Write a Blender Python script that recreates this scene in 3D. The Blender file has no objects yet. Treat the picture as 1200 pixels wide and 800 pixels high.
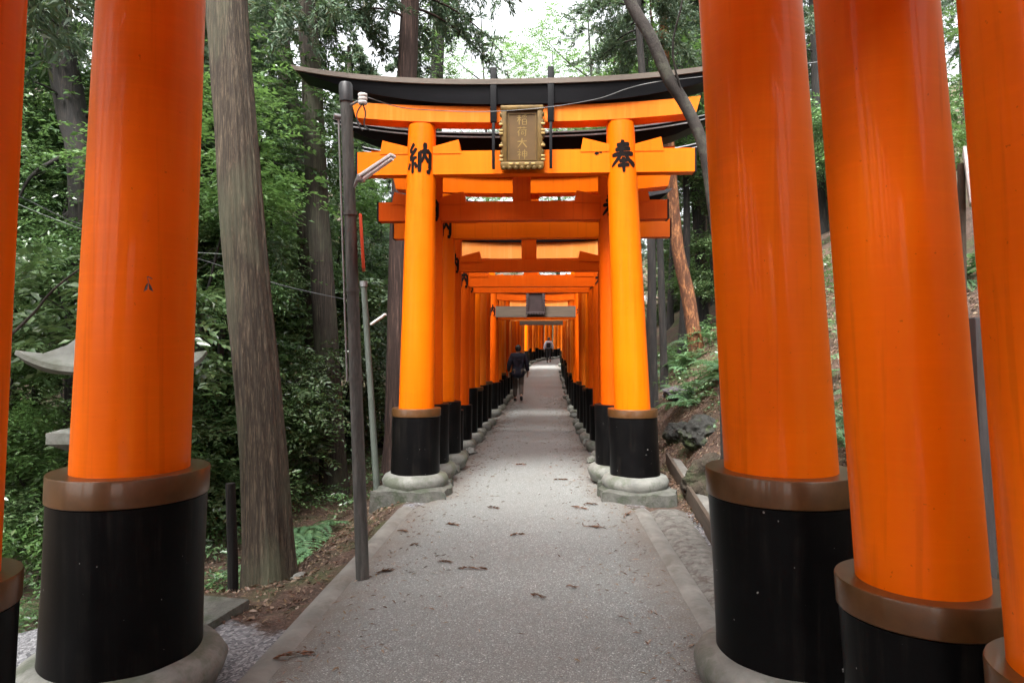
import bpy, bmesh, math, random
import numpy as np
from mathutils import Vector, Matrix, noise

# ------------------------------------------------------------------ camera, sky, sun, exposure
R = math.radians
sc = bpy.context.scene
COL = sc.collection
cam_d = bpy.data.cameras.new('camera')
cam = bpy.data.objects.new('camera', cam_d)
COL.objects.link(cam)
cam.location = (0, 0, 1.6)
cam.rotation_euler = (R(90), 0, 0)
cam_d.sensor_width = 36
cam_d.lens = 24
cam_d.shift_y = 0.010
cam_d.clip_start = 0.05
cam_d.clip_end = 600
sc.camera = cam

SUN_EL, SUN_AZ = R(56), R(200)          # high, behind the camera, a little to the left
world = bpy.data.worlds.new('World')
sc.world = world
world.use_nodes = True
wn, wl = world.node_tree.nodes, world.node_tree.links
bg = wn['Background']
sky = wn.new('ShaderNodeTexSky')
sky.sky_type = 'NISHITA'
sky.sun_disc = False
sky.sun_elevation = SUN_EL
sky.sun_rotation = SUN_AZ
sky.air_density = 1.0
sky.dust_density = 6.0
sky.ozone_density = 1.0
hsv = wn.new('ShaderNodeHueSaturation')  # overcast: nearly no colour left in the sky
hsv.inputs['Saturation'].default_value = 0.14
wl.new(sky.outputs[0], hsv.inputs['Color'])
wl.new(hsv.outputs[0], bg.inputs['Color'])
bg.inputs['Strength'].default_value = 0.15

sun_d = bpy.data.lights.new('sun', 'SUN')
sun_d.energy = 1.5
sun_d.angle = R(24)
sun_d.color = (1.0, 0.97, 0.92)
sun = bpy.data.objects.new('sun', sun_d)
COL.objects.link(sun)
sdir = Vector((math.sin(SUN_AZ) * math.cos(SUN_EL), math.cos(SUN_AZ) * math.cos(SUN_EL), math.sin(SUN_EL)))
sun.rotation_euler = sdir.to_track_quat('Z', 'Y').to_euler()
sun.location = sdir * 40

sc.view_settings.view_transform = 'Standard'
sc.view_settings.look = 'None'
sc.view_settings.gamma = 1.0
sc.view_settings.exposure = 2.3
sc.view_settings.use_curve_mapping = False
sc.cycles.max_bounces = 8
sc.cycles.diffuse_bounces = 5
sc.cycles.transparent_max_bounces = 4
sc.cycles.caustics_reflective = False
sc.cycles.caustics_refractive = False

rng = np.random.default_rng(7)
random.seed(7)

# ------------------------------------------------------------------ place: where the path runs, how the ground lies
def axis(y):
    t = y - 7.7
    x = 0.14 + 0.046 * t + (0.00025 * t * t if t > 0 else 0)
    if y > 43: x += 0.020 * (y - 43) ** 2
    return x
def heading(y):
    return -math.atan((axis(y + .1) - axis(y - .1)) / .2)
def pz(y):
    t = max(0.0, y - 18.0)
    return 0.033 * t * t / (t + 1.5) if t > 0 else 0.0
def sstep(a, b, x):
    t = min(1.0, max(0.0, (x - a) / (b - a)))
    return t * t * (3 - 2 * t)
def P(px, py, Y):
    return Vector(((px - 600) / 800 * Y, Y, 1.6 - (py - 412) / 800 * Y))

def ground_base(x, y):
    yy = min(y, 75)
    u = x - axis(yy)
    z = pz(yy)
    if u < 0:
        d = -u - 1.30
        near = sstep(4.1, 5.3, y)
        w = 1.8 + (1 - near) * 1.4
        off = (1 - near) * 1.1
        z -= 0.03 * sstep(0.0, 0.12, d)
        z -= 1.1 * sstep(off, off + w, d)
        z -= 0.5 * sstep(3, 7, d)
        if d > 9: z += 0.42 * (d - 9) - 0.42 * 2 * (1 - math.exp(-(d - 9) / 2))
    else:
        d = u - 1.95
        z -= 0.03 * sstep(1.28, 1.34, u)
        if d > 0:
            z += 0.10 * sstep(0, 0.25, d) + 0.86 * max(0, d - 0.1) * sstep(0, 0.7, d)
            if d > 4: z -= 0.30 * (d - 4)
    if y > 62: z += 0.25 * (y - 62) * 0.6
    return z
def ground(x, y):
    z = ground_base(x, y)
    u = x - axis(min(y, 75))
    e = sstep(1.35, 2.2, abs(u))
    if e > 0:
        z += e * (0.16 * noise.noise((x * .55, y * .55, 0)) + 0.07 * noise.noise((x * 1.9, y * 1.9, 3)) + 0.04 * noise.noise((x * 5, y * 5, 9)) + (0.10 * abs(noise.noise((x * 2.7, y * 2.7, 14))) if u > 0 else 0))
    if abs(u) < 2.0: z -= 0.02 * (1 - e)
    return z

# ------------------------------------------------------------------ helpers
class MB:
    def __init__(s): s.v = []; s.f = []
    def add(s, v, f):
        o = len(s.v); s.v += [tuple(p) for p in v]; s.f += [tuple(i + o for i in q) for q in f]
    def box(s, c, d, rot=None, bev=0.0):
        bm = bmesh.new(); bmesh.ops.create_cube(bm, size=1)
        for v in bm.verts: v.co = Vector((v.co.x * d[0], v.co.y * d[1], v.co.z * d[2]))
        if bev > 0: bmesh.ops.bevel(bm, geom=bm.edges[:], offset=bev, segments=2, affect='EDGES', profile=.6)
        M = Matrix.Translation(Vector(c)) @ (rot if rot is not None else Matrix())
        bm.verts.ensure_lookup_table(); bm.verts.index_update()
        s.add([M @ v.co for v in bm.verts], [[v.index for v in f.verts] for f in bm.faces]); bm.free()
    def tube(s, pts, rad, seg=10, cap=True, wob=0.0, seed=0):
        pts = [Vector(p) for p in pts]; n = len(pts); V = []
        up = Vector((0, 1, 0)) if abs((pts[-1] - pts[0]).normalized().y) < .8 else Vector((1, 0, 0))
        for i, p in enumerate(pts):
            t = (pts[min(i + 1, n - 1)] - pts[max(i - 1, 0)]).normalized()
            a = t.cross(up).normalized(); b = t.cross(a).normalized()
            for k in range(seg):
                an = 2 * math.pi * k / seg
                r = rad[i]
                if wob: r *= 1 + wob * noise.noise((math.cos(an) * 1.3 + seed, math.sin(an) * 1.3, p.z * 1.1 + seed))
                V.append(p + (a * math.cos(an) + b * math.sin(an)) * r)
        F = [(i * seg + k, i * seg + (k + 1) % seg, (i + 1) * seg + (k + 1) % seg, (i + 1) * seg + k) for i in range(n - 1) for k in range(seg)]
        if cap: F += [tuple(range(seg)), tuple((n - 1) * seg + k for k in reversed(range(seg)))]
        s.add(V, F)
    def lathe(s, prof, seg=48, c0=(0, 0, 0), axisfn=None):
        n = len(prof); V = []
        for r, z in prof:
            cx, cy = axisfn(z) if axisfn else (c0[0], c0[1])
            for k in range(seg):
                a = 2 * math.pi * k / seg
                V.append((cx + r * math.cos(a), cy + r * math.sin(a), z + c0[2]))
        F = [(i * seg + k, i * seg + (k + 1) % seg, (i + 1) * seg + (k + 1) % seg, (i + 1) * seg + k) for i in range(n - 1) for k in range(seg)]
        F += [tuple(reversed(range(seg))), tuple((n - 1) * seg + k for k in range(seg))]
        s.add(V, F)
    def build(s, name, mat, parent=None, smooth=35):
        me = bpy.data.meshes.new(name); me.from_pydata(s.v, [], s.f); me.validate(); me.update()
        return link(name, me, mat, parent, smooth)

def link(name, me, mat, parent=None, smooth=35):
    if mat is not None and len(me.materials) == 0: me.materials.append(mat)
    if smooth:
        me.polygons.foreach_set('use_smooth', [True] * len(me.polygons))
        if smooth < 180: me.set_sharp_from_angle(angle=R(smooth))
    o = bpy.data.objects.new(name, me); COL.objects.link(o)
    if parent: o.parent = parent
    return o
def tag(o, label=None, cat=None, group=None, kind=None):
    if label: o['label'] = label
    if cat: o['category'] = cat
    if group: o['group'] = group
    if kind: o['kind'] = kind
    return o
def empty(name, loc, rz=0):
    o = bpy.data.objects.new(name, None); COL.objects.link(o)
    o.location = loc; o.rotation_euler = (0, 0, rz); o.empty_display_size = .1
    return o
def clone(root, loc, rz=0, sc_=1.0):
    r = root.copy(); COL.objects.link(r); r.location = loc; r.rotation_euler = (0, 0, rz); r.scale = (sc_,) * 3
    for ch in list(root.children):
        c = ch.copy(); COL.objects.link(c); c.parent = r
        for g in list(ch.children):
            d = g.copy(); COL.objects.link(d); d.parent = c
    return r

# ------------------------------------------------------------------ materials
def newmat(name):
    m = bpy.data.materials.new(name); m.use_nodes = True
    nt = m.node_tree; b = nt.nodes['Principled BSDF']
    return m, nt, b
def nd(nt, t, **kw):
    n = nt.nodes.new(t)
    for k, v in kw.items():
        if k in n.inputs.keys(): n.inputs[k].default_value = v
        else: setattr(n, k, v)
    return n
def mapping(nt, scale, coord='Object'):
    tc = nd(nt, 'ShaderNodeTexCoord'); mp = nd(nt, 'ShaderNodeMapping')
    mp.inputs['Scale'].default_value = scale
    nt.links.new(tc.outputs[coord], mp.inputs['Vector']); return mp.outputs[0]
def noise_n(nt, vec, scale, detail=4, rough=.6, dist=0):
    n = nd(nt, 'ShaderNodeTexNoise'); n.inputs['Scale'].default_value = scale; n.inputs['Detail'].default_value = detail
    n.inputs['Roughness'].default_value = rough; n.inputs['Distortion'].default_value = dist
    if vec: nt.links.new(vec, n.inputs['Vector'])
    return n.outputs['Fac']
def ramp(nt, fac, stops):
    r = nd(nt, 'ShaderNodeValToRGB'); el = r.color_ramp.elements
    while len(el) < len(stops): el.new(.5)
    for e, (p, c) in zip(el, stops): e.position = p; e.color = (*c, 1) if len(c) == 3 else c
    nt.links.new(fac, r.inputs['Fac']); return r.outputs['Color']
def mix(nt, fac, a, b, mode='MIX'):
    m = nd(nt, 'ShaderNodeMix', data_type='RGBA', blend_type=mode)
    for sock, val in ((m.inputs[0], fac), (m.inputs[6], a), (m.inputs[7], b)):
        if hasattr(val, 'is_linked'): nt.links.new(val, sock)
        elif isinstance(val, (tuple, list)): sock.default_value = (*val, 1) if len(val) == 3 else val
        else: sock.default_value = val
    return m.outputs[2]
def math_n(nt, op, a, b=0.5):
    m = nd(nt, 'ShaderNodeMath', operation=op)
    for sock, val in ((m.inputs[0], a), (m.inputs[1], b)):
        if hasattr(val, 'is_linked'): nt.links.new(val, sock)
        else: sock.default_value = val
    return m.outputs[0]
def bump(nt, b, h, strength=.3, dist=.01):
    n = nd(nt, 'ShaderNodeBump'); n.inputs['Strength'].default_value = strength; n.inputs['Distance'].default_value = dist
    nt.links.new(h, n.inputs['Height']); nt.links.new(n.outputs[0], b.inputs['Normal'])

def m_paint(name, base, worn, rough=.34, coat=.35, wear=.45):
    m, nt, b = newmat(name)
    v = mapping(nt, (1, 1, 1)); vs = mapping(nt, (9, 9, .55)); vf = mapping(nt, (60, 60, 2.5))
    big = noise_n(nt, v, 1.1, 3); st = noise_n(nt, vs, 1.6, 5, .65); fine = noise_n(nt, vf, 1.4, 3, .6)
    dark = tuple(c * .80 for c in base)
    c1 = mix(nt, ramp(nt, big, [(.35, (0, 0, 0)), (.7, (1, 1, 1))]), base, dark)
    c2 = mix(nt, math_n(nt, 'MULTIPLY', ramp(nt, st, [(.50, (0, 0, 0)), (.80, (1, 1, 1))]), wear), c1, worn)
    sp = noise_n(nt, v, 42, 2, .7)
    c3 = mix(nt, ramp(nt, sp, [(.715, (0, 0, 0)), (.75, (.6, .6, .6))]), c2, tuple(c * .35 for c in base))
    vr = mapping(nt, (26, 26, .35)); run = noise_n(nt, vr, 1.0, 3, .55)     # thin vertical runs and brush marks
    c3 = mix(nt, ramp(nt, run, [(.58, (0, 0, 0)), (.68, (.35, .35, .35))]), c3, tuple(c * .62 for c in base))
    vb = mapping(nt, (3, 3, 55)); br = noise_n(nt, vb, 1.0, 3, .6)
    c3 = mix(nt, ramp(nt, br, [(.5, (0, 0, 0)), (.75, (.14, .14, .14))]), c3, tuple(min(1, c * 1.25) for c in base))
    vc = mapping(nt, (5, 5, 2.2)); chip = noise_n(nt, vc, 1.6, 8, .8)
    c3 = mix(nt, ramp(nt, chip, [(.695, (0, 0, 0)), (.712, (.75, .75, .75))]), c3, (.16, .045, .012))
    nt.links.new(c3, b.inputs['Base Color'])
    rr = nd(nt, 'ShaderNodeMapRange'); rr.inputs[3].default_value = rough - .08; rr.inputs[4].default_value = rough + .16
    nt.links.new(st, rr.inputs[0]); nt.links.new(rr.outputs[0], b.inputs['Roughness'])
    b.inputs['Coat Weight'].default_value = coat; b.inputs['Coat Roughness'].default_value = .07; b.inputs['Specular IOR Level'].default_value = .10
    h = math_n(nt, 'ADD', math_n(nt, 'MULTIPLY', fine, .35), st)
    bump(nt, b, h, .09, .005)
    return m
def m_simple(name, base, rough=.6, var=.3, scale=6, metal=0, bstr=.2, bdist=.006, coat=0, stretch=(1, 1, 1), second=None):
    m, nt, b = newmat(name)
    v = mapping(nt, stretch)
    n1 = noise_n(nt, v, scale, 6, .65); n2 = noise_n(nt, v, scale * 7, 4, .6)
    lo = tuple(c * (1 - var) for c in base); hi = tuple(min(1, c * (1 + var)) for c in base)
    c = ramp(nt, n1, [(.3, lo), (.7, hi)])
    if second: c = mix(nt, ramp(nt, noise_n(nt, v, scale * .6, 5, .7), [(.5, (0, 0, 0)), (.62, (1, 1, 1))]), c, second)
    c = mix(nt, math_n(nt, 'MULTIPLY', n2, .35), c, lo)
    nt.links.new(c, b.inputs['Base Color'])
    b.inputs['Roughness'].default_value = rough; b.inputs['Metallic'].default_value = metal
    b.inputs['Coat Weight'].default_value = coat
    bump(nt, b, math_n(nt, 'ADD', n1, math_n(nt, 'MULTIPLY', n2, .5)), bstr, bdist)
    return m
def m_bark(name, dark, light, sx=16, sz=.9, green=None):
    m, nt, b = newmat(name)
    v = mapping(nt, (sx, sx, sz)); v2 = mapping(nt, (1, 1, .4)); v3 = mapping(nt, (sx * 3, sx * 3, sz * 2.5))
    n = noise_n(nt, v, 1.3, 7, .75, .5); nb = noise_n(nt, v2, 1.7, 4, .6); nf = noise_n(nt, v3, 1.2, 4, .7)
    c = ramp(nt, n, [(.36, tuple(q * .55 for q in dark)), (.47, dark), (.56, tuple((a + d) / 2 for a, d in zip(dark, light))), (.68, tuple(min(1, q * 1.35) for q in light))])
    c = mix(nt, ramp(nt, nf, [(.42, (0, 0, 0)), (.58, (.75, .75, .75))]), c, tuple(x * .45 for x in dark))
    if green: c = mix(nt, ramp(nt, nb, [(.48, (0, 0, 0)), (.68, (.75, .75, .75))]), c, green)
    nt.links.new(c, b.inputs['Base Color']); b.inputs['Roughness'].default_value = .9
    bump(nt, b, math_n(nt, 'ADD', n, math_n(nt, 'MULTIPLY', nf, .4)), .8, .02)
    return m
def m_leaf(name, cols, rough=.38, trans=.22, spec=.5):
    m, nt, b = newmat(name)
    g = nd(nt, 'ShaderNodeNewGeometry'); oi = nd(nt, 'ShaderNodeObjectInfo')
    f = math_n(nt, 'FRACT', math_n(nt, 'ADD', g.outputs['Random Per Island'], math_n(nt, 'MULTIPLY', oi.outputs['Random'], .3)))
    c = ramp(nt, g.outputs['Random Per Island'], [(i / max(1, len(cols) - 1), q) for i, q in enumerate(cols)])
    hs = nd(nt, 'ShaderNodeHueSaturation')
    mr = nd(nt, 'ShaderNodeMapRange'); mr.inputs[3].default_value = .7; mr.inputs[4].default_value = 1.35
    nt.links.new(oi.outputs['Random'], mr.inputs[0]); nt.links.new(mr.outputs[0], hs.inputs['Value'])
    nt.links.new(c, hs.inputs['Color'])
    nt.links.new(hs.outputs[0], b.inputs['Base Color']); b.inputs['Roughness'].default_value = rough
    b.inputs['Specular IOR Level'].default_value = spec
    tr = nd(nt, 'ShaderNodeBsdfTranslucent'); nt.links.new(mix(nt, .5, hs.outputs[0], (.10, .16, .02), 'ADD'), tr.inputs['Color'])
    ms = nd(nt, 'ShaderNodeMixShader'); ms.inputs[0].default_value = trans
    nt.links.new(b.outputs[0], ms.inputs[1]); nt.links.new(tr.outputs[0], ms.inputs[2])
    nt.links.new(ms.outputs[0], nt.nodes['Material Output'].inputs['Surface'])
    return m

ORANGE = [m_paint('vermilion_fresh', (.80, .140, .001), (.76, .175, .006), wear=.5, coat=.04),
          m_paint('vermilion_faded', (.75, .155, .008), (.72, .24, .05), rough=.5, coat=.0, wear=.6),
          m_paint('vermilion_deep', (.64, .082, .001), (.66, .13, .008), rough=.42, coat=.0, wear=.6),
          m_paint('vermilion_pale', (.76, .24, .045), (.76, .34, .12), rough=.55, coat=.0, wear=.8)]
BIGOR = m_paint('vermilion_gloss', (.80, .132, .0004), (.76, .160, .003), rough=.38, coat=.09, wear=.7)
BLACK = m_simple('black_lacquer', (.0035, .0033, .0035), .38, .4, 4, bstr=.06)
BLACK.node_tree.nodes['Principled BSDF'].inputs['Specular IOR Level'].default_value = .09
def dust_black():
    nt = BLACK.node_tree; b = nt.nodes['Principled BSDF']; src = b.inputs['Base Color'].links[0].from_socket
    v = mapping(nt, (1, 1, 1)); vs = mapping(nt, (14, 14, .8))
    st = noise_n(nt, vs, 1.2, 5, .7); d = noise_n(nt, v, 3, 6, .7); sp = noise_n(nt, v, 38, 1, .5)
    c = mix(nt, math_n(nt, 'MULTIPLY', ramp(nt, st, [(.5, (0, 0, 0)), (.78, (.8, .8, .8))]), ramp(nt, d, [(.4, (0, 0, 0)), (.7, (1, 1, 1))])), src, (.030, .026, .022))
    c = mix(nt, ramp(nt, sp, [(.785, (0, 0, 0)), (.80, (1, 1, 1))]), c, (.22, .21, .20))
    nt.links.new(c, b.inputs['Base Color'])
dust_black()
BLACKW = m_simple('black_beam', (.0032, .0031, .0042), .5, .5, 5, bstr=.15, stretch=(.3, 3, 3))
BLACKW.node_tree.nodes['Principled BSDF'].inputs['Specular IOR Level'].default_value = .13
COLLAR = m_simple('brown_copper', (.092, .040, .012), .36, .3, 7, metal=.3, bstr=.05, coat=.2)
CAPW = m_simple('weathered_board', (.115, .09, .072), .8, .35, 4, bstr=.3, stretch=(.3, 4, 4))
ROOFM = m_simple('dark_metal_roof', (.05, .05, .055), .38, .3, 4, metal=.4, bstr=.1)
STRIP = m_simple('highlight_strip', (.45, .45, .46), .4, .3, 6, metal=.5, bstr=.05)  # metal edging coloured pale to carry the highlight lines along the roof edge
STONE = m_simple('plinth_stone', (.165, .165, .148), .7, .4, 5, bstr=.6, bdist=.012, second=(.085, .095, .065))
STONED = m_simple('damp_stone', (.095, .095, .082), .8, .5, 6, bstr=.9, bdist=.02, second=(.04, .05, .028))
GREYT = m_simple('weathered_wood', (.075, .052, .034), .8, .3, 5, bstr=.3, stretch=(.4, 4, 4))
GOLD = m_simple('aged_gold', (.125, .075, .020), .45, .5, 9, metal=.45, bstr=.25)
GOLDB = m_simple('bright_gold', (.34, .235, .085), .35, .2, 9, metal=.5, bstr=.1)
BRONZE = m_simple('brown_panel', (.105, .060, .021), .45, .25, 7, metal=.3, bstr=.15)
m_dark = m_simple('dark_panel', (.035, .022, .022), .5, .3, 6)
INK = m_simple('black_ink', (.008, .005, .004), .8, .2, 8, bstr=.05)
INK.node_tree.nodes['Principled BSDF'].inputs['Specular IOR Level'].default_value = .1

# ------------------------------------------------------------------ ground, path and its edges
def m_ground():
    m, nt, b = newmat('forest_floor')
    v = mapping(nt, (1, 1, 1))
    n1 = noise_n(nt, v, 1.3, 6, .7); n2 = noise_n(nt, v, 9, 6, .75); n3 = noise_n(nt, v, 45, 4, .7)
    dirt = ramp(nt, n2, [(.25, (.018, .011, .008)), (.5, (.060, .034, .022)), (.75, (.135, .085, .058))])
    dirt = mix(nt, ramp(nt, n3, [(.50, (0, 0, 0)), (.66, (.8, .8, .8))]), dirt, (.17, .105, .075))
    moss = ramp(nt, n3, [(.3, (.022, .034, .010)), (.7, (.085, .105, .032))])
    c = mix(nt, ramp(nt, n1, [(.48, (0, 0, 0)), (.62, (.85, .85, .85))]), dirt, moss)
    vo = nd(nt, 'ShaderNodeTexVoronoi'); vo.inputs['Scale'].default_value = 60; nt.links.new(v, vo.inputs['Vector'])
    grav = ramp(nt, vo.outputs['Color'], [(.2, (.11, .11, .12)), (.6, (.24, .24, .25)), (.9, (.40, .40, .41))])
    at = nd(nt, 'ShaderNodeAttribute', attribute_name='gravel')
    ga = ramp(nt, math_n(nt, 'ADD', at.outputs['Fac'], math_n(nt, 'MULTIPLY', math_n(nt, 'SUBTRACT', n2, .5), .8)), [(.42, (0, 0, 0)), (.56, (1, 1, 1))])
    c = mix(nt, ga, c, grav)
    nt.links.new(c, b.inputs['Base Color']); b.inputs['Roughness'].default_value = .9
    bump(nt, b, math_n(nt, 'ADD', n2, n3), .9, .03)
    return m
def build_ground():
    ys = np.concatenate([np.linspace(-8, 2, 21)[:-1], np.linspace(2, 20, 150)[:-1], np.linspace(20, 62, 120)[:-1], np.linspace(62, 190, 40)])
    us = np.concatenate([np.linspace(-140, -30, 25)[:-1], np.linspace(-30, -8, 45)[:-1], np.linspace(-8, 8, 210)[:-1], np.linspace(8, 30, 45)[:-1], np.linspace(30, 140, 25)])
    V = []; G = []
    for y in ys:
        ax = axis(min(y, 75))
        for u in us:
            x = u + ax
            V.append((x, y, ground(x, y)))
            g = (1 - sstep(4.0, 4.9, y + (0.5 * (u + 2.3) if u < 0 else 0))) if -3.4 < u < 0 else 0
            if 1.2 < u < 1.95: g = .55 if y < 7 else .2
            if abs(u) < 1.3 and y > 7: g = .5
            G.append(g)
    n = len(us)
    F = [(i * n + k, i * n + k + 1, (i + 1) * n + k + 1, (i + 1) * n + k) for i in range(len(ys) - 1) for k in range(n - 1)]
    me = bpy.data.meshes.new('ground'); me.from_pydata(V, [], F)
    a = me.attributes.new('gravel', 'FLOAT', 'POINT'); a.data.foreach_set('value', G)
    o = link('ground', me, m_ground(), None, 180); tag(o, kind='structure')
build_ground()

def m_path():
    m, nt, b = newmat('exposed_aggregate')
    v = mapping(nt, (1, 1, 1))
    vo = nd(nt, 'ShaderNodeTexVoronoi'); vo.inputs['Scale'].default_value = 125; nt.links.new(v, vo.inputs['Vector'])
    vd = nd(nt, 'ShaderNodeTexVoronoi'); vd.inputs['Scale'].default_value = 230; nt.links.new(v, vd.inputs['Vector'])
    big = noise_n(nt, v, .9, 5, .6); mid = noise_n(nt, v, 5, 6, .7)
    sep = nd(nt, 'ShaderNodeSeparateColor'); nt.links.new(vo.outputs['Color'], sep.inputs[0])
    c = ramp(nt, sep.outputs[0], [(.0, (.155, .166, .160)), (.5, (.222, .238, .229)), (.82, (.285, .305, .296)), (.94, (.40, .425, .412)), (1, (.62, .65, .63))])
    c = mix(nt, ramp(nt, vo.outputs['Distance'], [(.33, (0, 0, 0)), (.78, (.75, .75, .75))]), c, (.098, .108, .106))
    c = mix(nt, ramp(nt, vd.outputs['Distance'], [(.35, (0, 0, 0)), (.8, (.4, .4, .4))]), c, (.105, .112, .108))
    c = mix(nt, ramp(nt, big, [(.40, (0, 0, 0)), (.66, (.42, .42, .42))]), c, (.160, .166, .156))
    c = mix(nt, ramp(nt, mid, [(.55, (0, 0, 0)), (.75, (.35, .35, .35))]), c, (.115, .110, .098))
    at = nd(nt, 'ShaderNodeAttribute', attribute_name='dirt')
    c = mix(nt, math_n(nt, 'MULTIPLY', at.outputs['Fac'], ramp(nt, mid, [(.2, (.3, .3, .3)), (.6, (1, 1, 1))])), c, (.115, .086, .066))
    nt.links.new(c, b.inputs['Base Color']); b.inputs['Roughness'].default_value = .62
    bump(nt, b, math_n(nt, 'ADD', math_n(nt, 'MULTIPLY', vo.outputs['Distance'], -1.0), math_n(nt, 'MULTIPLY', mid, .6)), .55, .006)
    return m
def hw(y):          # half width of the aggregate path
    return 1.13 - 0.20 * sstep(6.9, 7.6, y)
def path_strip(name, u0f, u1f, y0, y1, dz, mat, nu=8, ny=200, edge=.0, thick=.0):
    V = []; F = []; D = []
    for j in range(ny + 1):
        y = y0 + (y1 - y0) * j / ny
        a, b_ = u0f(y), u1f(y)
        for k in range(nu + 1):
            u = a + (b_ - a) * k / nu
            x = axis(y) + u
            ed = min(k, nu - k)
            V.append((x, y, pz(y) + dz + .006 * noise.noise((x * .8, y * .8, 1)) - (edge if ed == 0 else 0)))
            D.append(max(0, 1 - min(u - a, b_ - u) / .35) * .8 if nu > 4 else .3)
    n = nu + 1
    F = [(j * n + k, j * n + k + 1, (j + 1) * n + k + 1, (j + 1) * n + k) for j in range(ny) for k in range(nu)]
    me = bpy.data.meshes.new(name); me.from_pydata(V, [], F)
    at = me.attributes.new('dirt', 'FLOAT', 'POINT'); at.data.foreach_set('value', D)
    return tag(link(name, me, mat, None, 180), kind='structure')
CONC = m_simple('edging_concrete', (.165, .158, .142), .8, .35, 4, bstr=.4, second=(.115, .105, .088))
CONCR = m_simple('rough_concrete', (.135, .128, .115), .85, .5, 14, bstr=.6, bdist=.006, second=(.062, .048, .038))
path_strip('path', lambda y: -hw(y), lambda y: hw(y), -6, 64, .004, m_path(), nu=24, ny=320, edge=.012)
path_strip('path_edging', lambda y: -1.28, lambda y: -1.127, -6, 7.05, .006, CONC, nu=3, ny=60, edge=.02)
path_strip('path_edging', lambda y: 1.127, lambda y: 1.28, -6, 6.95, .006, CONC, nu=3, ny=60, edge=.02)
path_strip('paved_verge', lambda y: 1.285, lambda y: 1.60 + .04 * (y - 5.5), 1.0, 6.95, -.004, CONCR, nu=4, ny=50, edge=.03)

# ------------------------------------------------------------------ torii gates
def stroke_rib(mb, pts, w0, w1, mapf, eps, nseg=10):
    """a brush stroke: pts in the unit square, width from w0 to w1"""
    P_ = [Vector(p) for p in pts]
    L = [0]
    for a, b in zip(P_, P_[1:]): L.append(L[-1] + (b - a).length)
    V = []; rows = []
    for i in range(nseg + 1):
        t = L[-1] * i / nseg
        k = max(j for j in range(len(L)) if L[j] <= t + 1e-9); k = min(k, len(P_) - 2)
        f = (t - L[k]) / max(1e-6, L[k + 1] - L[k]); p = P_[k].lerp(P_[k + 1], f)
        d = (P_[k + 1] - P_[k]).normalized(); nn = Vector((-d.y, d.x))
        s = i / nseg
        w = (w0 + (w1 - w0) * s) * (1 if .06 < s < .94 else .62)
        for q in (-1, 0, 1): V.append(mapf(p.x + nn.x * w * q / 2, p.y + nn.y * w * q / 2, eps))
    F = []
    for i in range(nseg):
        for q in range(2):
            a = i * 3 + q; F.append((a, a + 1, a + 4, a + 3))
    mb.add(V, F)
OSAMU = [([(.30, .98), (.10, .74), (.27, .70)], .10, .06), ([(.40, .82), (.08, .48), (.42, .53)], .09, .07), ([(.25, .52), (.25, .02)], .10, .08),
         ([(.13, .36), (.02, .16)], .07, .10), ([(.34, .38), (.43, .20)], .06, .09), ([(.53, .72), (.53, .06)], .11, .10),
         ([(.53, .70), (.95, .74), (.94, .10), (.80, .06)], .09, .11), ([(.73, 1.0), (.73, .66), (.60, .36)], .12, .05), ([(.73, .60), (.88, .38)], .07, .09)]
HOU = [([(.27, .83), (.76, .87)], .10, .09), ([(.20, .69), (.80, .73)], .09, .09), ([(.06, .53), (.92, .58)], .09, .10),
       ([(.50, 1.0), (.48, .72), (.34, .44), (.03, .18)], .12, .06), ([(.55, .58), (.72, .36), (.98, .20)], .07, .13),
       ([(.34, .33), (.66, .36)], .08, .08), ([(.27, .19), (.72, .22)], .08, .08), ([(.50, .46), (.50, -.02)], .10, .08)]
SMALL = [  # 稲 荷 大 神
    [([(.36, .98), (.10, .88)], .07, .05), ([(.02, .72), (.44, .74)], .07, .06), ([(.23, .92), (.23, .02)], .07, .07), ([(.22, .68), (.02, .32)], .06, .04), ([(.26, .62), (.42, .44)], .05, .06),
     ([(.90, .98), (.52, .90)], .06, .05), ([(.56, .84), (.60, .72)], .05, .05), ([(.72, .86), (.74, .74)], .05, .05), ([(.92, .86), (.84, .72)], .05, .04),
     ([(.54, .58), (.54, .02)], .06, .06), ([(.54, .56), (.92, .58), (.92, .02)], .06, .06), ([(.54, .32), (.92, .32)], .05, .05), ([(.54, .05), (.92, .05)], .05, .05)],
    [([(.06, .86), (.94, .88)], .07, .06), ([(.32, .98), (.32, .76)], .07, .05), ([(.68, .98), (.68, .76)], .07, .05), ([(.30, .70), (.06, .38)], .07, .05), ([(.20, .50), (.20, .02)], .07, .06),
     ([(.36, .62), (.96, .64)], .07, .06), ([(.84, .62), (.84, .06), (.70, .08)], .07, .06), ([(.44, .46), (.44, .20)], .06, .05), ([(.44, .44), (.66, .45), (.66, .20)], .06, .05), ([(.44, .22), (.66, .22)], .05, .05)],
    [([(.06, .64), (.94, .68)], .09, .08), ([(.50, .98), (.46, .54), (.08, .04)], .10, .06), ([(.52, .60), (.94, .04)], .07, .11)],
    [([(.20, .98), (.30, .86)], .07, .06), ([(.04, .72), (.40, .74), (.06, .36)], .07, .05), ([(.23, .54), (.23, .0)], .07, .06), ([(.28, .50), (.40, .38)], .05, .06),
     ([(.52, .78), (.52, .28)], .06, .06), ([(.52, .77), (.94, .78), (.94, .28)], .06, .06), ([(.52, .54), (.94, .54)], .05, .05), ([(.52, .30), (.94, .30)], .05, .05), ([(.73, .98), (.73, .0)], .08, .07)]]

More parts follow.
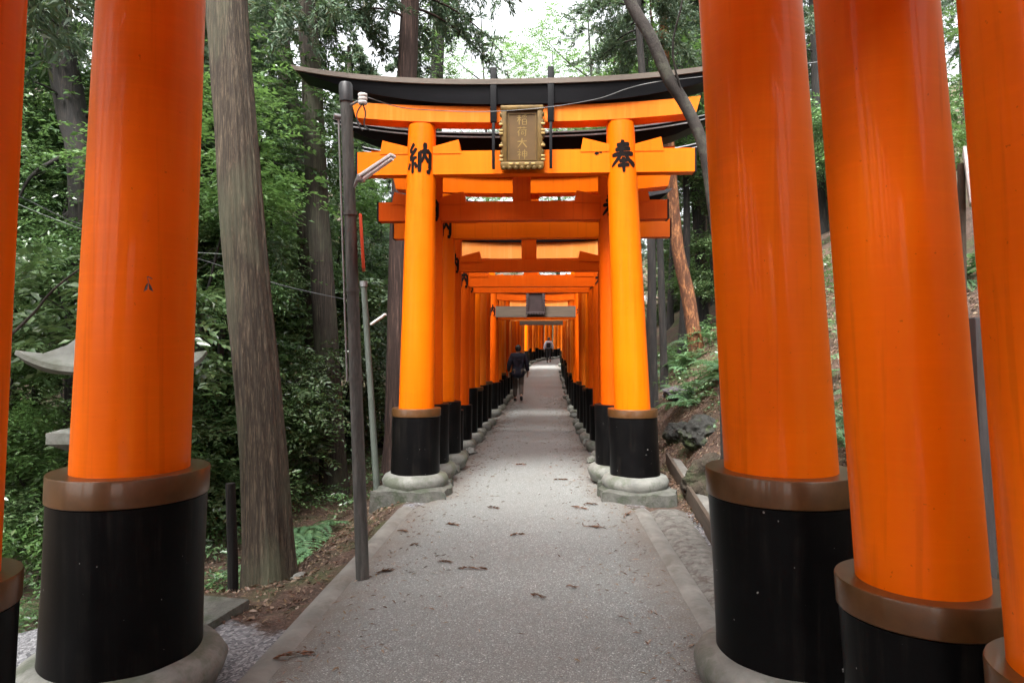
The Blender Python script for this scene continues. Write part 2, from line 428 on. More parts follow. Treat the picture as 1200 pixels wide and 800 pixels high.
def beam(mb, hx0, hx1, z0, z1, dep, y=0, curve=0.0, power=2.6, n=24, cx=0.0, dep_top=None):
    """lintel: half length hx0 at the bottom, hx1 at the top, ends sweeping up by curve"""
    V = []
    dt = dep_top or dep
    for i in range(n + 1):
        t = -1 + 2 * i / n
        lift = curve * abs(t) ** power
        for hx, z, dd in ((hx0, z0, dep), (hx1, z1, dt)):
            for s in (-1, 1): V.append((cx + t * hx, y + s * dd / 2, z + lift))
    F = []
    for i in range(n):
        a = i * 4; b = a + 4
        F += [(a, b, b + 2, a + 2), (a + 1, a + 3, b + 3, b + 1), (a, a + 1, b + 1, b), (a + 2, b + 2, b + 3, a + 3)]
    F += [(0, 2, 3, 1), (n * 4, n * 4 + 1, n * 4 + 3, n * 4 + 2)]
    mb.add(V, F)

def torii(Y, label, cx=None, sp=2.48, r0=.20, r1=.155, rb=.27, zc=.965, ring=.09, zb=.24, nuki=(3.59, 3.85), shim=(4.15, 4.33), kas=4.53,
          hn=1.89, hs=1.89, hk=2.4, lean=(.08, -.17), curve=.2, mat=None, mat2=None, mat3=None, chars=True, plinth=.39, group=None, strut=True, wedge=True,
          roof=None, capdep=.46, rot=None, seg=40, z=None, kasdep=.34, plaque=None, foot=.36, edge=False):
    mat = mat or ORANGE[0]; mat2 = mat2 or mat; mat3 = mat3 or mat2
    X = axis(Y) if cx is None else cx
    root = empty('torii_gate', (X, Y, pz(Y) if z is None else z), heading(Y) if rot is None else rot)
    tag(root, label, 'torii gate', group)
    ztop = shim[0]
    for si, s in enumerate((-1, 1)):
        xb = s * sp / 2
        def ax_(zz, xb=xb, l=lean[si]): return (xb + l * (zz - zb) / (4.2 - zb), 0.0)
        def rad(zz): return r0 + (r1 - r0) * (zz - zc) / (4.2 - zc)
        mb = MB(); mb.lathe([(rad(zc - .01 + (ztop + .01 - zc) * k / 10), zc - .01 + (ztop + .01 - zc) * k / 10) for k in range(11)], seg, axisfn=ax_)
        p = mb.build('pillar', mat, root)
        if ring > 0:
            mb = MB(); mb.lathe([(r0 * .97, zc - .001), (rb + .004, zc), (rb + .007, zc - .006), (rb + .007, zc - ring + .004), (rb + .003, zc - ring)][::-1], seg, axisfn=ax_)
            mb.build('collar', COLLAR, p)
        zt = zc - ring - .001
        mb = MB(); mb.lathe([(rb * 1.03, zb - .04), (rb * 1.02, zb + .05), (rb, (zb + zt) / 2), (rb, zt - .004), (rb - .006, zt)] , seg, axisfn=ax_)
        mb.build('sleeve', BLACK, p)
        # round base stone
        hb = min(.14, zb + .02) if zb < .4 else .2
        fr = foot
        prof = [(fr - .03, zb - hb - .06), (fr, zb - hb + .01), (fr + .015, zb - hb * .55), (fr - .015, zb - hb * .18), (fr - .06, zb - .004), (fr - .12, zb)]
        mb = MB(); V0 = len(mb.v); mb.lathe(prof, seg, c0=(xb, 0, 0))
        mb.v = [(v[0] + .012 * noise.noise((v[0] * 5 + Y, v[1] * 5, v[2] * 5)), v[1] + .012 * noise.noise((v[0] * 5, v[1] * 5 + 3 + Y, v[2] * 5)), v[2] + .008 * noise.noise((v[0] * 6, v[1] * 6, Y))) for v in mb.v]
        mb.build('base_stone', STONE, root, 60)
        if plinth:
            mb = MB(); bm = bmesh.new(); bmesh.ops.create_grid(bm, x_segments=12, y_segments=12, size=plinth)
            hp = zb - hb + .005
            top = {}
            for v in bm.verts:
                x, y = v.co.x, v.co.y; ed = max(abs(x), abs(y)) > plinth * .98
                v.co.z = hp + (.02 * noise.noise((x * 7 + s * 5, y * 7, Y)) if not ed else -.02)
                if ed: v.co.x += .07 * noise.noise((x * 6, y * 6, s)); v.co.y += .07 * noise.noise((x * 6, y * 6, s + 5)); v.co.z += .03 * noise.noise((x * 9, y * 9, s + 2))
            r = bmesh.ops.extrude_edge_only(bm, edges=[e for e in bm.edges if e.is_boundary])
            for v in r['geom']:
                if isinstance(v, bmesh.types.BMVert): v.co.z = -.25; v.co.x *= 1.05; v.co.y *= 1.05
            bm.verts.ensure_lookup_table(); bm.verts.index_update()
            mb.add([(v.co.x + xb, v.co.y, v.co.z) for v in bm.verts], [[v.index for v in f.verts] for f in bm.faces]); bm.free()
            mb.build('plinth', STONED, root, 40)
        if chars:
            mb = MB(); ch = OSAMU if s < 0 else HOU
            h = .35 * r1 / .155; wd = h * .84
            zmid = (nuki[0] + nuki[1]) / 2 + .03
            def mapf(u, v, eps):
                zz = zmid + (v - .5) * h; rr = rad(zz) + eps; a = (u - .5) * wd / rr; c = ax_(zz)
                return (c[0] + rr * math.sin(a), c[1] - rr * math.cos(a), zz)
            for i, (pts, w0, w1) in enumerate(ch): stroke_rib(mb, pts, w0 * 1.5, w1 * 1.5, mapf, .003 + .0004 * i)
            mb.build('inscription', INK, p, 180)
        if wedge:
            c = ax_(nuki[1])[0]; rr = rad(nuki[1])
            for q in (-1, 1):
                mb = MB()
                x0, x1 = c + q * (rr - .02), c + q * (rr + .27)
                zA, zB, zC_ = nuki[1] - .03, nuki[1] + .05, nuki[1] + .125
                V = []
                for yy in (-.085, .085): V += [(x0, yy, zA), (x1 + q * .03, yy, zA), (x1, yy, zC_), (x0, yy, zB)]
                mb.add(V, [(0, 1, 2, 3), (7, 6, 5, 4), (0, 4, 5, 1), (1, 5, 6, 2), (2, 6, 7, 3), (3, 7, 4, 0)])
                mb.build('wedge', mat2, root, 30)
    mb = MB(); beam(mb, hn, hn, nuki[0], nuki[1], .155, n=4); mb.build('tie_beam', mat2, root, 30)
    for q in (-1, 1):
        mb = MB(); mb.box((q * (hn + .004), 0, (nuki[0] + nuki[1]) / 2), (.02, .163, nuki[1] - nuki[0] + .008)); mb.build('beam_end_cap', BLACKW, root, 30)
    mb = MB(); beam(mb, hs, hs + .05, shim[0], shim[1], .24, curve=curve * .38, n=24); mb.build('upper_beam', mat3, root, 30)
    mb = MB(); beam(mb, hs + .06, hk, shim[1] + .002, kas, kasdep, curve=curve, n=28, dep_top=kasdep + .06); mb.build('top_lintel', BLACKW, root, 30)
    mb = MB(); beam(mb, hk + .01, hk + .06, kas + .002, kas + .06, capdep, curve=curve, n=28); mb.build('roof_cap', roof or CAPW, root, 30)
    if edge:
        for zz in (kas + .004, kas + .052):
            mb = MB(); beam(mb, hk + .02, hk + .05, zz - .009, zz + .009, .012, y=-capdep / 2 - .007, curve=curve, n=28); mb.build('roof_edging', STRIP, root, 30)
    if strut:
        mb = MB(); mb.box((0, 0, (nuki[1] + shim[0]) / 2), (.22, .12, shim[0] - nuki[1] + .006), bev=.004); mb.build('centre_strut', mat2, root, 30)
    return root

# the first gate, with the gold plaque
g1 = torii(7.7, 'large vermilion torii gate carrying a gold plaque under its curved black roof', cx=.14, mat=ORANGE[0], mat3=ORANGE[1], hk=2.54, curve=.20, seg=64)
def make_plaque(root, z0, w, h, y, tilt, main=True):
    t = Matrix.Translation((-.02 if main else 0, y, z0)) @ Matrix.Rotation(tilt, 4, 'X')
    def T(v): return t @ Vector(v)
    mb = MB()
    bm_w, bm_h = w * .13, h * .1
    for q in (-1, 1): mb.box((q * (w / 2 - bm_w / 2), 0, h / 2), (bm_w, .07, h), bev=.012)
    mb.box((0, -.004, bm_h / 2), (w + .03, .085, bm_h), bev=.014); mb.box((0, -.004, h - bm_h * .4), (w + .02, .08, bm_h * .8), bev=.014)
    # scalloped outer edge and a carved foot
    for q in (-1, 1):
        for k in range(7): mb.lathe([(.004, -.03), (.014, -.02), (.018, 0), (.014, .02), (.004, .03)], 12, c0=(q * (w / 2 + .002), -.01, h * (.14 + .12 * k)))
    for k in range(7): mb.lathe([(.004, -.022), (.03, -.016), (.036, 0), (.03, .016), (.004, .022)], 12, c0=((k - 3) * w * .15, -.02, .004))
    mb.v = [tuple(T(v)) for v in mb.v]
    p = mb.build('plaque', GOLD if main else m_dark, root, 40)
    mb = MB(); mb.box((0, .012, h / 2), (w - bm_w * 1.7, .03, h - bm_h * 1.5)); mb.v = [tuple(T(v)) for v in mb.v]
    mb.build('plaque_panel', BRONZE if main else m_dark, p, 30)
    if main:
        mb = MB(); iw, ih = w - bm_w * 2.6, h - bm_h * 2.6
        for q in (-1, 1): mb.box((q * iw / 2, -.006, h / 2), (.010, .012, ih))
        for q in (-1, 1): mb.box((0, -.006, h / 2 + q * ih / 2), (iw + .012, .0125, .010))
        mb.v = [tuple(T(v)) for v in mb.v]; mb.build('inner_moulding', GOLD, p, 30)
        mb = MB()
        cw, chh = .118, .108
        for ci, chd in enumerate(SMALL):
            zc_ = h * .5 + (1.5 - ci) * .122
            for i, (pts, w0, w1) in enumerate(chd):
                stroke_rib(mb, pts, w0 * 1.15, w1 * 1.15, lambda u, v, e, zc_=zc_: tuple(T(((u - .5) * cw, -.006 - e, zc_ + (v - .5) * chh))), .0005 * i, 6)
        mb.build('lettering', GOLDB, p, 180)
        spots_ = [((q * (w / 2 + .006), -.034, h * zz), (.045, .03, .026)) for q in (-1, 1) for zz in (.13, .19, .36, .55, .60, .70)]
        spots_ += [((k * w * .16 - .02 * (k > 0) + .02 * (k < 0), -.045, bm_h * .62), (.05, .02, .026)) for k in (-2, -1, 1, 2)]
        for c_, d_ in spots_:
            mb = MB(); mb.box(c_, d_, bev=.008); mb.v = [tuple(T(v)) for v in mb.v]; mb.build('gilt_fitting', GOLDB, p, 40)
        for q in (-1, 1):
            mb = MB()
            mb.box((q * .315 - .02, -.20, 4.42), (.07, .05, .60), bev=.006)
            mb.box((q * .315 - .02, -.20, 3.87), (.032, .035, .52), bev=.004)
            mb.box((q * .315 - .02, 0.03, 4.675), (.07, .50, .05), bev=.005)
            mb.build('plaque_bracket', BLACKW, root, 30)
    return p
make_plaque(g1, 3.625, .45, .67, -.15, R(6))
# capped lintel section behind the bracket bars

mb = MB()
mb.add([(.80, -.081, 3.87), (.825, -.081, 3.86), (.83, -.081, 3.79), (.80, -.081, 3.78), (.775, -.081, 3.80), (.80, -.081, 3.82)], [(0, 1, 2, 3, 4, 5)])
mb.add([(.83, -.0815, 3.835), (.865, -.0815, 3.83), (.86, -.0815, 3.80), (.83, -.0815, 3.81)], [(0, 1, 2, 3)])
mb.build('ink_mark', INK, g1, 0)
GR = 'torii gates lined up along the path'
for o in (g1,): o['group'] = GR
g2 = torii(8.42, 'torii gate directly behind the gold plaque gate, its long black roof edged with metal', cx=.12, sp=2.36, r0=.19, r1=.15, nuki=(3.21, 3.44), shim=(3.78, 4.0), kas=4.17,
           hn=1.77, hs=1.80, hk=2.24, curve=.2, plinth=0, lean=(.05, -.1), roof=BLACKW, edge=True, mat=ORANGE[2], zc=.96, ring=0, group=GR)
g3 = torii(9.25, 'second torii gate behind the gold plaque gate, its tie beam bright orange', cx=.255, sp=2.46, r0=.18, r1=.145, nuki=(3.13, 3.37), shim=(3.72, 3.94), kas=4.08,
           hn=1.86, hs=1.82, hk=2.2, curve=.2, plinth=0, lean=(.05, -.1), roof=BLACKW, edge=True, mat=ORANGE[0], zc=.93, ring=0, group=GR)
ORD = ['third', 'fourth', 'fifth', 'sixth', 'seventh', 'eighth', 'ninth', 'tenth', 'eleventh', 'twelfth', 'thirteenth', 'fourteenth', 'fifteenth', 'sixteenth', 'seventeenth',
       'eighteenth', 'nineteenth', 'twentieth', 'twenty first', 'twenty second', 'twenty third', 'twenty fourth', 'twenty fifth', 'twenty sixth', 'twenty seventh',
       'twenty eighth', 'twenty ninth', 'thirtieth', 'thirty first', 'thirty second', 'thirty third', 'thirty fourth', 'thirty fifth', 'thirty sixth', 'thirty seventh', 'thirty eighth', 'thirty ninth', 'fortieth',
       'forty first', 'forty second', 'forty third', 'forty fourth', 'forty fifth', 'forty sixth', 'forty seventh', 'forty eighth', 'forty ninth']
y = 10.1; i = 0
rr = random.Random(3)
while y < 63:
    r0 = rr.uniform(.145, .19)
    nk = rr.uniform(2.46, 2.62); nh = rr.uniform(.19, .25)
    gap = rr.uniform(.28, .36); sh = rr.uniform(.17, .22)
    zc = rr.uniform(.72, 1.0)
    m_ = ORANGE[rr.choice([0, 0, 1, 2, 2, 3])]
    if i == 0: m_ = ORANGE[2]; nk = 2.78; nh = .17; gap = .40
    if i == 1: m_ = ORANGE[2]; nk = 2.66; nh = .19; gap = .26; sh = .26
    if i == 2: m_ = ORANGE[2]; nk = 2.64
    if 3 <= i <= 5: nk = (2.76, 2.86, 2.95)[i - 3]
    if 7 <= i <= 19: nk = 1.6 + rr.uniform(36, 40) / 800 * y - pz(y)
    if i > 20: nk = rr.uniform(2.6, 2.75)
    grey = i in (6, 20)
    lab = f'vermilion torii gate {ORD[i]} behind the gold plaque gate in the tunnel' if i < 30 else 'small vermilion torii gate in the far bend of the tunnel behind the distant person'
    if i == 6: lab = 'torii gate inside the tunnel with a weathered grey tie beam and a dark plaque'; nk = 2.46; nh = .27; gap = .36; y = max(y, 17.0)
    if i == 20: lab = 'torii gate deep in the tunnel with a plain grey tie beam'; nk = 2.42
    sp = rr.uniform(2.26, 2.40)
    g = torii(y, lab, sp=sp, r0=r0, r1=r0 * .82, rb=r0 + .055, zc=zc, ring=rr.choice([0, 0, .07]), zb=rr.uniform(.12, .22), nuki=(nk, nk + nh), shim=(nk + nh + gap, nk + nh + gap + sh),
              kas=nk + nh + gap + sh + .16, hn=rr.uniform(1.55, 1.72), hs=rr.uniform(1.6, 1.75), hk=rr.uniform(1.9, 2.1), lean=(rr.uniform(.03, .09), -rr.uniform(.03, .09)), curve=.17,
              mat=m_, mat2=GREYT if grey else m_, mat3=ORANGE[0] if grey else (ORANGE[3] if i == 1 else m_), roof=rr.choice([ROOFM, CAPW]), group=GR, plinth=0 if rr.random() < 1.6 else .36, seg=28 if y < 25 else 18,  # one upper beam is painted pale to stand for light falling on it
              chars=y < 32, foot=r0 + rr.uniform(.12, .17), wedge=not grey)
    if i == 6: make_plaque(g, nk + .07, .44, .56, -.16, R(6), main=False)
    y += rr.uniform(.78, 1.12) if i < 5 else rr.uniform(.84, 1.08)
    if 37.0 < y < 38.2: y += 3.6      # an open stretch that lets daylight onto the far gates
    i += 1

# the three gates standing around the camera, and the row going on behind it
torii(3.25, 'thick glossy vermilion torii gate nearest the open gap, black sleeves and brown collars', cx=-.2585, sp=3.183, r0=.255, r1=.220, rb=.338, zc=1.045, ring=.125, zb=.19, nuki=(3.95, 4.3), shim=(4.75, 5.0), kas=5.25,
      hn=2.5, hs=2.5, hk=3.1, lean=(.18, -.265), mat=BIGOR, rot=0, seg=96, foot=.44, plinth=0, chars=False, z=0)
torii(2.2, 'glossy vermilion torii gate, second nearest, its right pillar overlapping the thickest right pillar', cx=-.275, sp=3.29, r0=.190, r1=.168, rb=.247, zc=.865, ring=.10, zb=.2, nuki=(3.55, 3.85), shim=(4.3, 4.55), kas=4.8,
      hn=2.4, hs=2.4, hk=3.0, lean=(.22, -.32), mat=BIGOR, rot=0, seg=96, foot=.36, plinth=0, chars=False, z=0)
torii(1.57, 'vermilion torii gate nearest the viewer, only a pillar visible along the right edge', cx=-.26, sp=3.39, r0=.2, r1=.18, rb=.24, zc=.85, ring=.12, zb=.2, nuki=(3.45, 3.75), shim=(4.2, 4.45), kas=4.7,
      hn=2.4, hs=2.4, hk=3.0, lean=(.18, -.33), mat=BIGOR, rot=0, seg=64, foot=.36, plinth=0, chars=False, z=0)
for k, yy in enumerate((.55, -.5, -1.5, -2.6, -3.7, -4.8, -6.0)):
    torii(yy, 'vermilion torii gate of the row behind the viewer', cx=-.3 + .02 * k, sp=3.4, r0=.2, r1=.18, rb=.24, zc=.85, ring=.12, zb=.2, nuki=(3.3, 3.6), shim=(4.0, 4.25), kas=4.5,
          hn=2.3, hs=2.3, hk=2.8, lean=(.15, -.15), mat=BIGOR, rot=0, seg=24, foot=.36, plinth=0, chars=False, z=0, group='torii gates behind the viewer')

# ------------------------------------------------------------------ foliage generators
def leaf_mesh(name, pos, d, nrm, L, W, mat, fold=.12):
    d = d / np.linalg.norm(d, axis=1, keepdims=True)
    side = np.cross(nrm, d); side /= np.linalg.norm(side, axis=1, keepdims=True) + 1e-9
    up = np.cross(d, side)
    L = L[:, None]; W = W[:, None]
    n = len(pos)
    v = np.empty((n, 4, 3), np.float32)
    v[:, 0] = pos; v[:, 2] = pos + d * L - up * L * .10
    mid = pos + d * L * .45
    v[:, 1] = mid + side * W / 2 + up * W * fold; v[:, 3] = mid - side * W / 2 + up * W * fold
    me = bpy.data.meshes.new(name)
    me.vertices.add(n * 4); me.vertices.foreach_set('co', v.reshape(-1))
    tri = np.array([[0, 1, 2], [0, 2, 3]])
    idx = (np.arange(n)[:, None, None] * 4 + tri[None]).reshape(-1)
    me.loops.add(n * 6); me.loops.foreach_set('vertex_index', idx.astype(np.int32))
    me.polygons.add(n * 2)
    me.polygons.foreach_set('loop_start', np.arange(0, n * 6, 3, dtype=np.int32))
    me.update(calc_edges=True); me.validate()
    me.materials.append(mat)
    return me
def unit(n):
    v = rng.normal(size=(n, 3)); return v / np.linalg.norm(v, axis=1, keepdims=True)
def broad_pts(nsp, rad, nclump=14, spread=.34, per=10, ll=(.065, .11), flat=.5):
    """leafy sprays gathered in clumps inside an ellipsoid of radii rad, centred on the origin"""
    cc = unit(nclump) * (rng.uniform(.35, 1.0, (nclump, 1)) ** .6) * np.array(rad)
    pick = rng.integers(0, nclump, nsp)
    base = cc[pick] + rng.normal(size=(nsp, 3)) * spread * np.array(rad) * np.array([.75, .75, .5])
    out = base * np.array([1, 1, .25]); out /= np.linalg.norm(out, axis=1, keepdims=True) + 1e-6
    ang = out + unit(nsp) * .8; ang[:, 2] *= flat; ang[:, 2] -= .12
    ang /= np.linalg.norm(ang, axis=1, keepdims=True)
    t = np.linspace(.05, 1, per)
    tl = rng.uniform(.22, .42, (nsp, 1, 1))
    pos = base[:, None, :] + ang[:, None, :] * t[None, :, None] * tl
    pos[..., 2] -= (t ** 2)[None] * .06
    upv = np.array([0, 0, 1.0]) + unit(nsp) * .35
    sd = np.cross(upv, ang); sd /= np.linalg.norm(sd, axis=1, keepdims=True)
    sg = np.where(np.arange(per) % 2 == 0, 1, -1)[None, :, None]
    d = ang[:, None, :] * .65 + sd[:, None, :] * sg * .9 + rng.normal(size=(nsp, per, 3)) * .22
    nn = upv[:, None, :] + rng.normal(size=(nsp, per, 3)) * .28
    N = nsp * per
    L = rng.uniform(*ll, N)
    return pos.reshape(N, 3), d.reshape(N, 3), nn.reshape(N, 3), L, L * rng.uniform(.38, .52, N)
def cedar_pts(z0, z1, rmax, nbr=34, droop=.5, seed=0, tw=13, nee=34, bare=.25):
    """cedar: drooping branches with rope-like needle sprays; returns leaf arrays and the branch polylines"""
    P_, D_, N_, L_, W_ = [], [], [], [], []; lines = []
    for b in range(nbr):
        f = (b + rng.uniform(0, 1)) / nbr
        z = z0 + (z1 - z0) * f
        ln = rmax * (1 - f * .8) * rng.uniform(.6, 1.1) * (.75 + .25 * math.sin(f * 9))
        a = rng.uniform(0, 2 * math.pi)
        dr = np.array([math.cos(a), math.sin(a), 0])
        s = np.linspace(0, 1, 6)
        pl = np.outer(s * ln, dr); pl[:, 2] = z + .15 * ln * s - droop * ln * s ** 2 * .8
        lines.append(pl)
        for k in range(tw):
            u = bare + (1 - bare) * (k + rng.uniform(0, 1)) / tw
            p = np.array([np.interp(u, s, pl[:, j]) for j in range(3)])
            td = dr * .5 + unit(1)[0] * .75; td[2] -= .35 * rng.uniform(.2, 1.4); td /= np.linalg.norm(td)
            tl = rng.uniform(.35, .75) * (1.15 - .4 * u) * min(1, ln / 1.6)
            q = rng.uniform(0, 1, nee)
            pos = p + np.outer(q * tl, td); pos[:, 2] -= q ** 2 * tl * .35
            pos += rng.normal(size=(nee, 3)) * .03
            dd = td * .9 + rng.normal(size=(nee, 3)) * .55; dd[:, 2] -= .15
            P_.append(pos); D_.append(dd); N_.append(unit(nee) + np.array([0, 0, .5]))
            l = rng.uniform(.08, .18, nee); L_.append(l); W_.append(l * rng.uniform(.18, .32, nee))
    return (np.concatenate(P_), np.concatenate(D_), np.concatenate(N_), np.concatenate(L_), np.concatenate(W_)), lines

LEAF_A = m_leaf('evergreen_leaf', [(.034, .066, .026), (.052, .104, .038), (.075, .140, .056), (.120, .200, .078), (.058, .112, .060)], rough=.22, trans=.24, spec=1.0)
LEAF_D = m_leaf('mixed_leaf', [(.042, .080, .032), (.065, .115, .044), (.095, .150, .064), (.150, .225, .105), (.075, .095, .040)], rough=.24, trans=.2, spec=.9)
LEAF_B = m_leaf('bright_leaf', [(.058, .120, .034), (.092, .175, .050), (.075, .150, .048), (.130, .215, .075)], rough=.36, trans=.35)
LEAF_C = m_leaf('cedar_needle', [(.048, .080, .050), (.068, .115, .070), (.095, .145, .090), (.120, .122, .078)], rough=.55, trans=.25, spec=.35)
LEAF_R = m_leaf('dry_cedar_needle', [(.11, .045, .026), (.20, .095, .055), (.075, .038, .026), (.15, .08, .05)], rough=.7, trans=.1, spec=.2)
FERN_M = m_leaf('fern_leaf', [(.060, .125, .060), (.085, .165, .085), (.11, .19, .08)], rough=.42, trans=.3)
LITTER = m_leaf('dead_leaf', [(.055, .028, .018), (.12, .062, .038), (.19, .12, .085), (.085, .04, .026), (.30, .23, .18), (.15, .10, .05), (.22, .17, .12)], rough=.65, trans=.05, spec=.3)
BARK_C = m_bark('cedar_bark', (.024, .017, .012), (.098, .074, .054), 34, .8, green=(.072, .076, .046))
BARK_D = m_bark('dark_bark', (.009, .007, .006), (.040, .030, .024), 14, 1.2)
BARK_R = m_bark('red_bark', (.040, .020, .015), (.125, .072, .056), 15, .8)
BARK_O = m_bark('peeling_orange_bark', (.10, .032, .010), (.36, .15, .055), 7, 2.2)
BARK_G = m_bark('grey_bark', (.022, .019, .017), (.085, .074, .064), 8, 2.5, green=(.05, .058, .036))

BARK_M = m_simple('mottled_bark', (.024, .018, .015), .9, .6, 9, bstr=.8, bdist=.015, second=(.052, .050, .036))
BARK_L = m_bark('old_cedar_bark', (.052, .037, .024), (.165, .125, .084), 42, 2.2, green=(.100, .108, .066))
def curve_pts(pts, n):
    """smooth polyline through control points (Catmull-Rom)"""
    pts = [Vector(p) for p in pts]
    q = [pts[0] * 2 - pts[1]] + pts + [pts[-1] * 2 - pts[-2]]
    out = []
    m = len(pts) - 1
    for i in range(n + 1):
        t = i / n * m; k = min(int(t), m - 1); f = t - k
        a, b, c, d = q[k], q[k + 1], q[k + 2], q[k + 3]
        out.append(.5 * ((2 * b) + (c - a) * f + (2 * a - 5 * b + 4 * c - d) * f * f + (3 * b - a - 3 * c + d) * f ** 3))
    return out
def tree(name, pts, r0, r1, bark, label, cat='tree', group=None, crown=None, seg=14, n=26, flare=.35, wob=.12, limbs=(), ridged=False):
    """pts: trunk polyline in world space, base first; crown: list of (mesh, offset from the base, scale, rotation)"""
    base = Vector(pts[0])
    root = empty(name, base); tag(root, label, cat, group)
    loc = curve_pts([Vector(p) - base for p in pts], n)
    loc[0] = loc[0] - Vector((0, 0, .25))
    H = max(.1, loc[-1].z)
    rad = [r0 + (r1 - r0) * max(0, p.z) / H + r0 * flare * math.exp(-max(0, p.z) / .35) for p in loc]
    mb = MB()
    if ridged:
        V = []; sg = seg
        for p, r in zip(loc, rad):
            for k in range(sg):
                a = 2 * math.pi * k / sg
                rid = noise.noise((math.cos(a) * 5.5, math.sin(a) * 5.5, p.z * .35)) * .6 + abs(noise.noise((math.cos(a) * 13, math.sin(a) * 13, p.z * .8 + 7))) * .8 + .25 * noise.noise((math.cos(a) * 24, math.sin(a) * 24, p.z * 2.4))
                q = r * (1 + .11 * rid + .10 * math.exp(-max(0, p.z) / .4) * math.sin(5 * a + 1))
                V.append((p.x + math.cos(a) * q, p.y + math.sin(a) * q, p.z))
        F = [(i * sg + k, i * sg + (k + 1) % sg, (i + 1) * sg + (k + 1) % sg, (i + 1) * sg + k) for i in range(len(loc) - 1) for k in range(sg)]
        mb.add(V, F)
    else: mb.tube(loc, rad, seg, True, wob, seed=base.x * 3)
    for (pl, ra, rb) in limbs:
        lp = curve_pts([Vector(p) - base for p in pl], 10)
        mb.tube(lp, [ra + (rb - ra) * i / 10 for i in range(11)], 7, True, .1, seed=pl[0][0])
    mb.build('trunk', bark, root, 180)
    for c in (crown or []):
        me, off, s, rz = c
        o = bpy.data.objects.new('crown', me); COL.objects.link(o); o.parent = root
        o.location = off; o.rotation_euler = (0, 0, rz); o.scale = (s,) * 3 if not isinstance(s, tuple) else s
    return root

# shared crowns
BUSH = [leaf_mesh('broadleaf_crown', *broad_pts(n_, (1.25, 1.25, 1.0), 18, .30, ll=l_), m_) for n_, l_, m_ in ((1500, (.045, .075), LEAF_A), (1050, (.07, .11), LEAF_A), (620, (.10, .165), LEAF_D), (1000, (.06, .12), LEAF_D))]
BUSHB = [leaf_mesh('bright_crown', *broad_pts(850, (1.2, 1.2, .9), 14, .28, ll=(.06, .10)), LEAF_B) for _ in range(2)]
CED = []
for k in range(3):
    arr, lines = cedar_pts(0, 9.5, 2.9, nbr=64, tw=17, nee=44, droop=.55)
    CED.append((leaf_mesh('cedar_crown', *arr, LEAF_C), lines))
LOOSE = [leaf_mesh('airy_crown', *broad_pts(700, (2.1, 2.1, 1.6), 20, .26, ll=(.07, .12), per=9), LEAF_B) for _ in range(2)]

def cedar(name, pts, r0, r1, bark, label, zcrown, sc_=1.0, var=0, group=None, **kw):
    me, lines = CED[var]
    base = Vector(pts[0]); loc = curve_pts([Vector(p) for p in pts], 40)
    # crown foot follows the trunk at height zcrown
    k = min(range(len(loc)), key=lambda i: abs(loc[i].z - zcrown)); at = loc[k]
    rz = random.uniform(0, 6.28)
    M = Matrix.Translation(at) @ Matrix.Rotation(rz, 4, 'Z') @ Matrix.Scale(sc_, 4)
    limbs = [([M @ Vector(p) for p in pl], .035 * sc_, .008) for pl in lines[::2]] + list(kw.pop('extra', []))
    return tree(name, pts, r0, r1, bark, label, group=group, crown=[(me, at - base, sc_, rz)], limbs=limbs, **kw)

# ------------------------------------------------------------------ the big trunks
def G(px, Y):
    x = (px - 600) / 800 * Y
    return Vector((x, Y, ground(x, Y)))
b = G(317, 5.64)
tree('cedar_tree', [b, P(308, 520, 5.66), P(290, 330, 5.7), P(276, 140, 5.75), P(266, 0, 5.8), P(250, -300, 5.9), P(238, -560, 6.0)], .178, .150, BARK_L,
     'massive cedar trunk with fibrous bark leaning left beside the grey pole', 'tree', seg=120, n=170, flare=.30, ridged=True,
     crown=[(CED[1][0], P(240, -560, 6.0) - b - Vector((0, 0, .5)), .9, 1.0)])
b = G(96, 11)
cedar('cedar_tree', [b, P(100, 330, 11), P(98, 190, 11), P(84, 130, 11), P(72, 60, 11), P(62, -20, 11), P(66, -300, 11)], .30, .16, BARK_D,
      'dark crooked trunk against white sky between the two pillars at the left edge', 6.4, .7, 2,
      extra=[([P(100, 240, 11), P(70, 262, 10.8), P(30, 300, 10.6), P(10, 330, 10.5)], .09, .03), ([P(96, 170, 11), P(70, 185, 10.6), P(38, 205, 10.2), P(18, 240, 10)], .05, .015),
             ([P(84, 125, 11), P(60, 105, 10.7), P(40, 96, 10.4)], .035, .01), ([P(98, 140, 11), P(116, 118, 10.8), P(140, 110, 10.6)], .04, .012), ([P(70, 50, 11), P(45, 35, 10.8), P(28, 40, 10.6)], .04, .01),
             ([P(101, 280, 11), P(110, 310, 10.9), P(118, 380, 10.8), P(121, 470, 10.7)], .07, .05)])
b = G(392, 13.6)
cedar('cedar_tree', [b, P(384, 420, 13.5), P(372, 240, 13.4), P(366, 100, 13.3), P(360, 0, 13.2), P(352, -400, 13)], .26, .14, BARK_C,
      'cedar with a dark bare lower trunk standing just left of the grey pole', 7.6, .95, 0)
b = G(372, 16)
cedar('cedar_tree', [b, P(356, 220, 16), P(340, 120, 16), P(327, 20, 16), P(312, -150, 16), P(300, -350, 16)], .26, .15, BARK_C,
      'slender grey cedar trunk leaning left between the massive trunk and the gate roof', 8.2, .9, 1)
b = G(462, 14.5)
cedar('cedar_tree', [b, P(468, 300, 14.5), P(474, 150, 14.5), P(479, 40, 14.5), P(481, -60, 14.5), P(484, -400, 14.5)], .24, .17, BARK_R,
      'straight reddish cedar trunk rising behind the left pillar of the gold plaque gate', 8.3, .95, 2)
b = G(500, 21)
cedar('cedar_tree', [b, P(508, 200, 21), P(513, 60, 21), P(516, -30, 21), P(520, -260, 21)], .26, .16, BARK_G,
      'ivy clad grey trunk at the left edge of the white sky gap', 12.5, .8, 0)
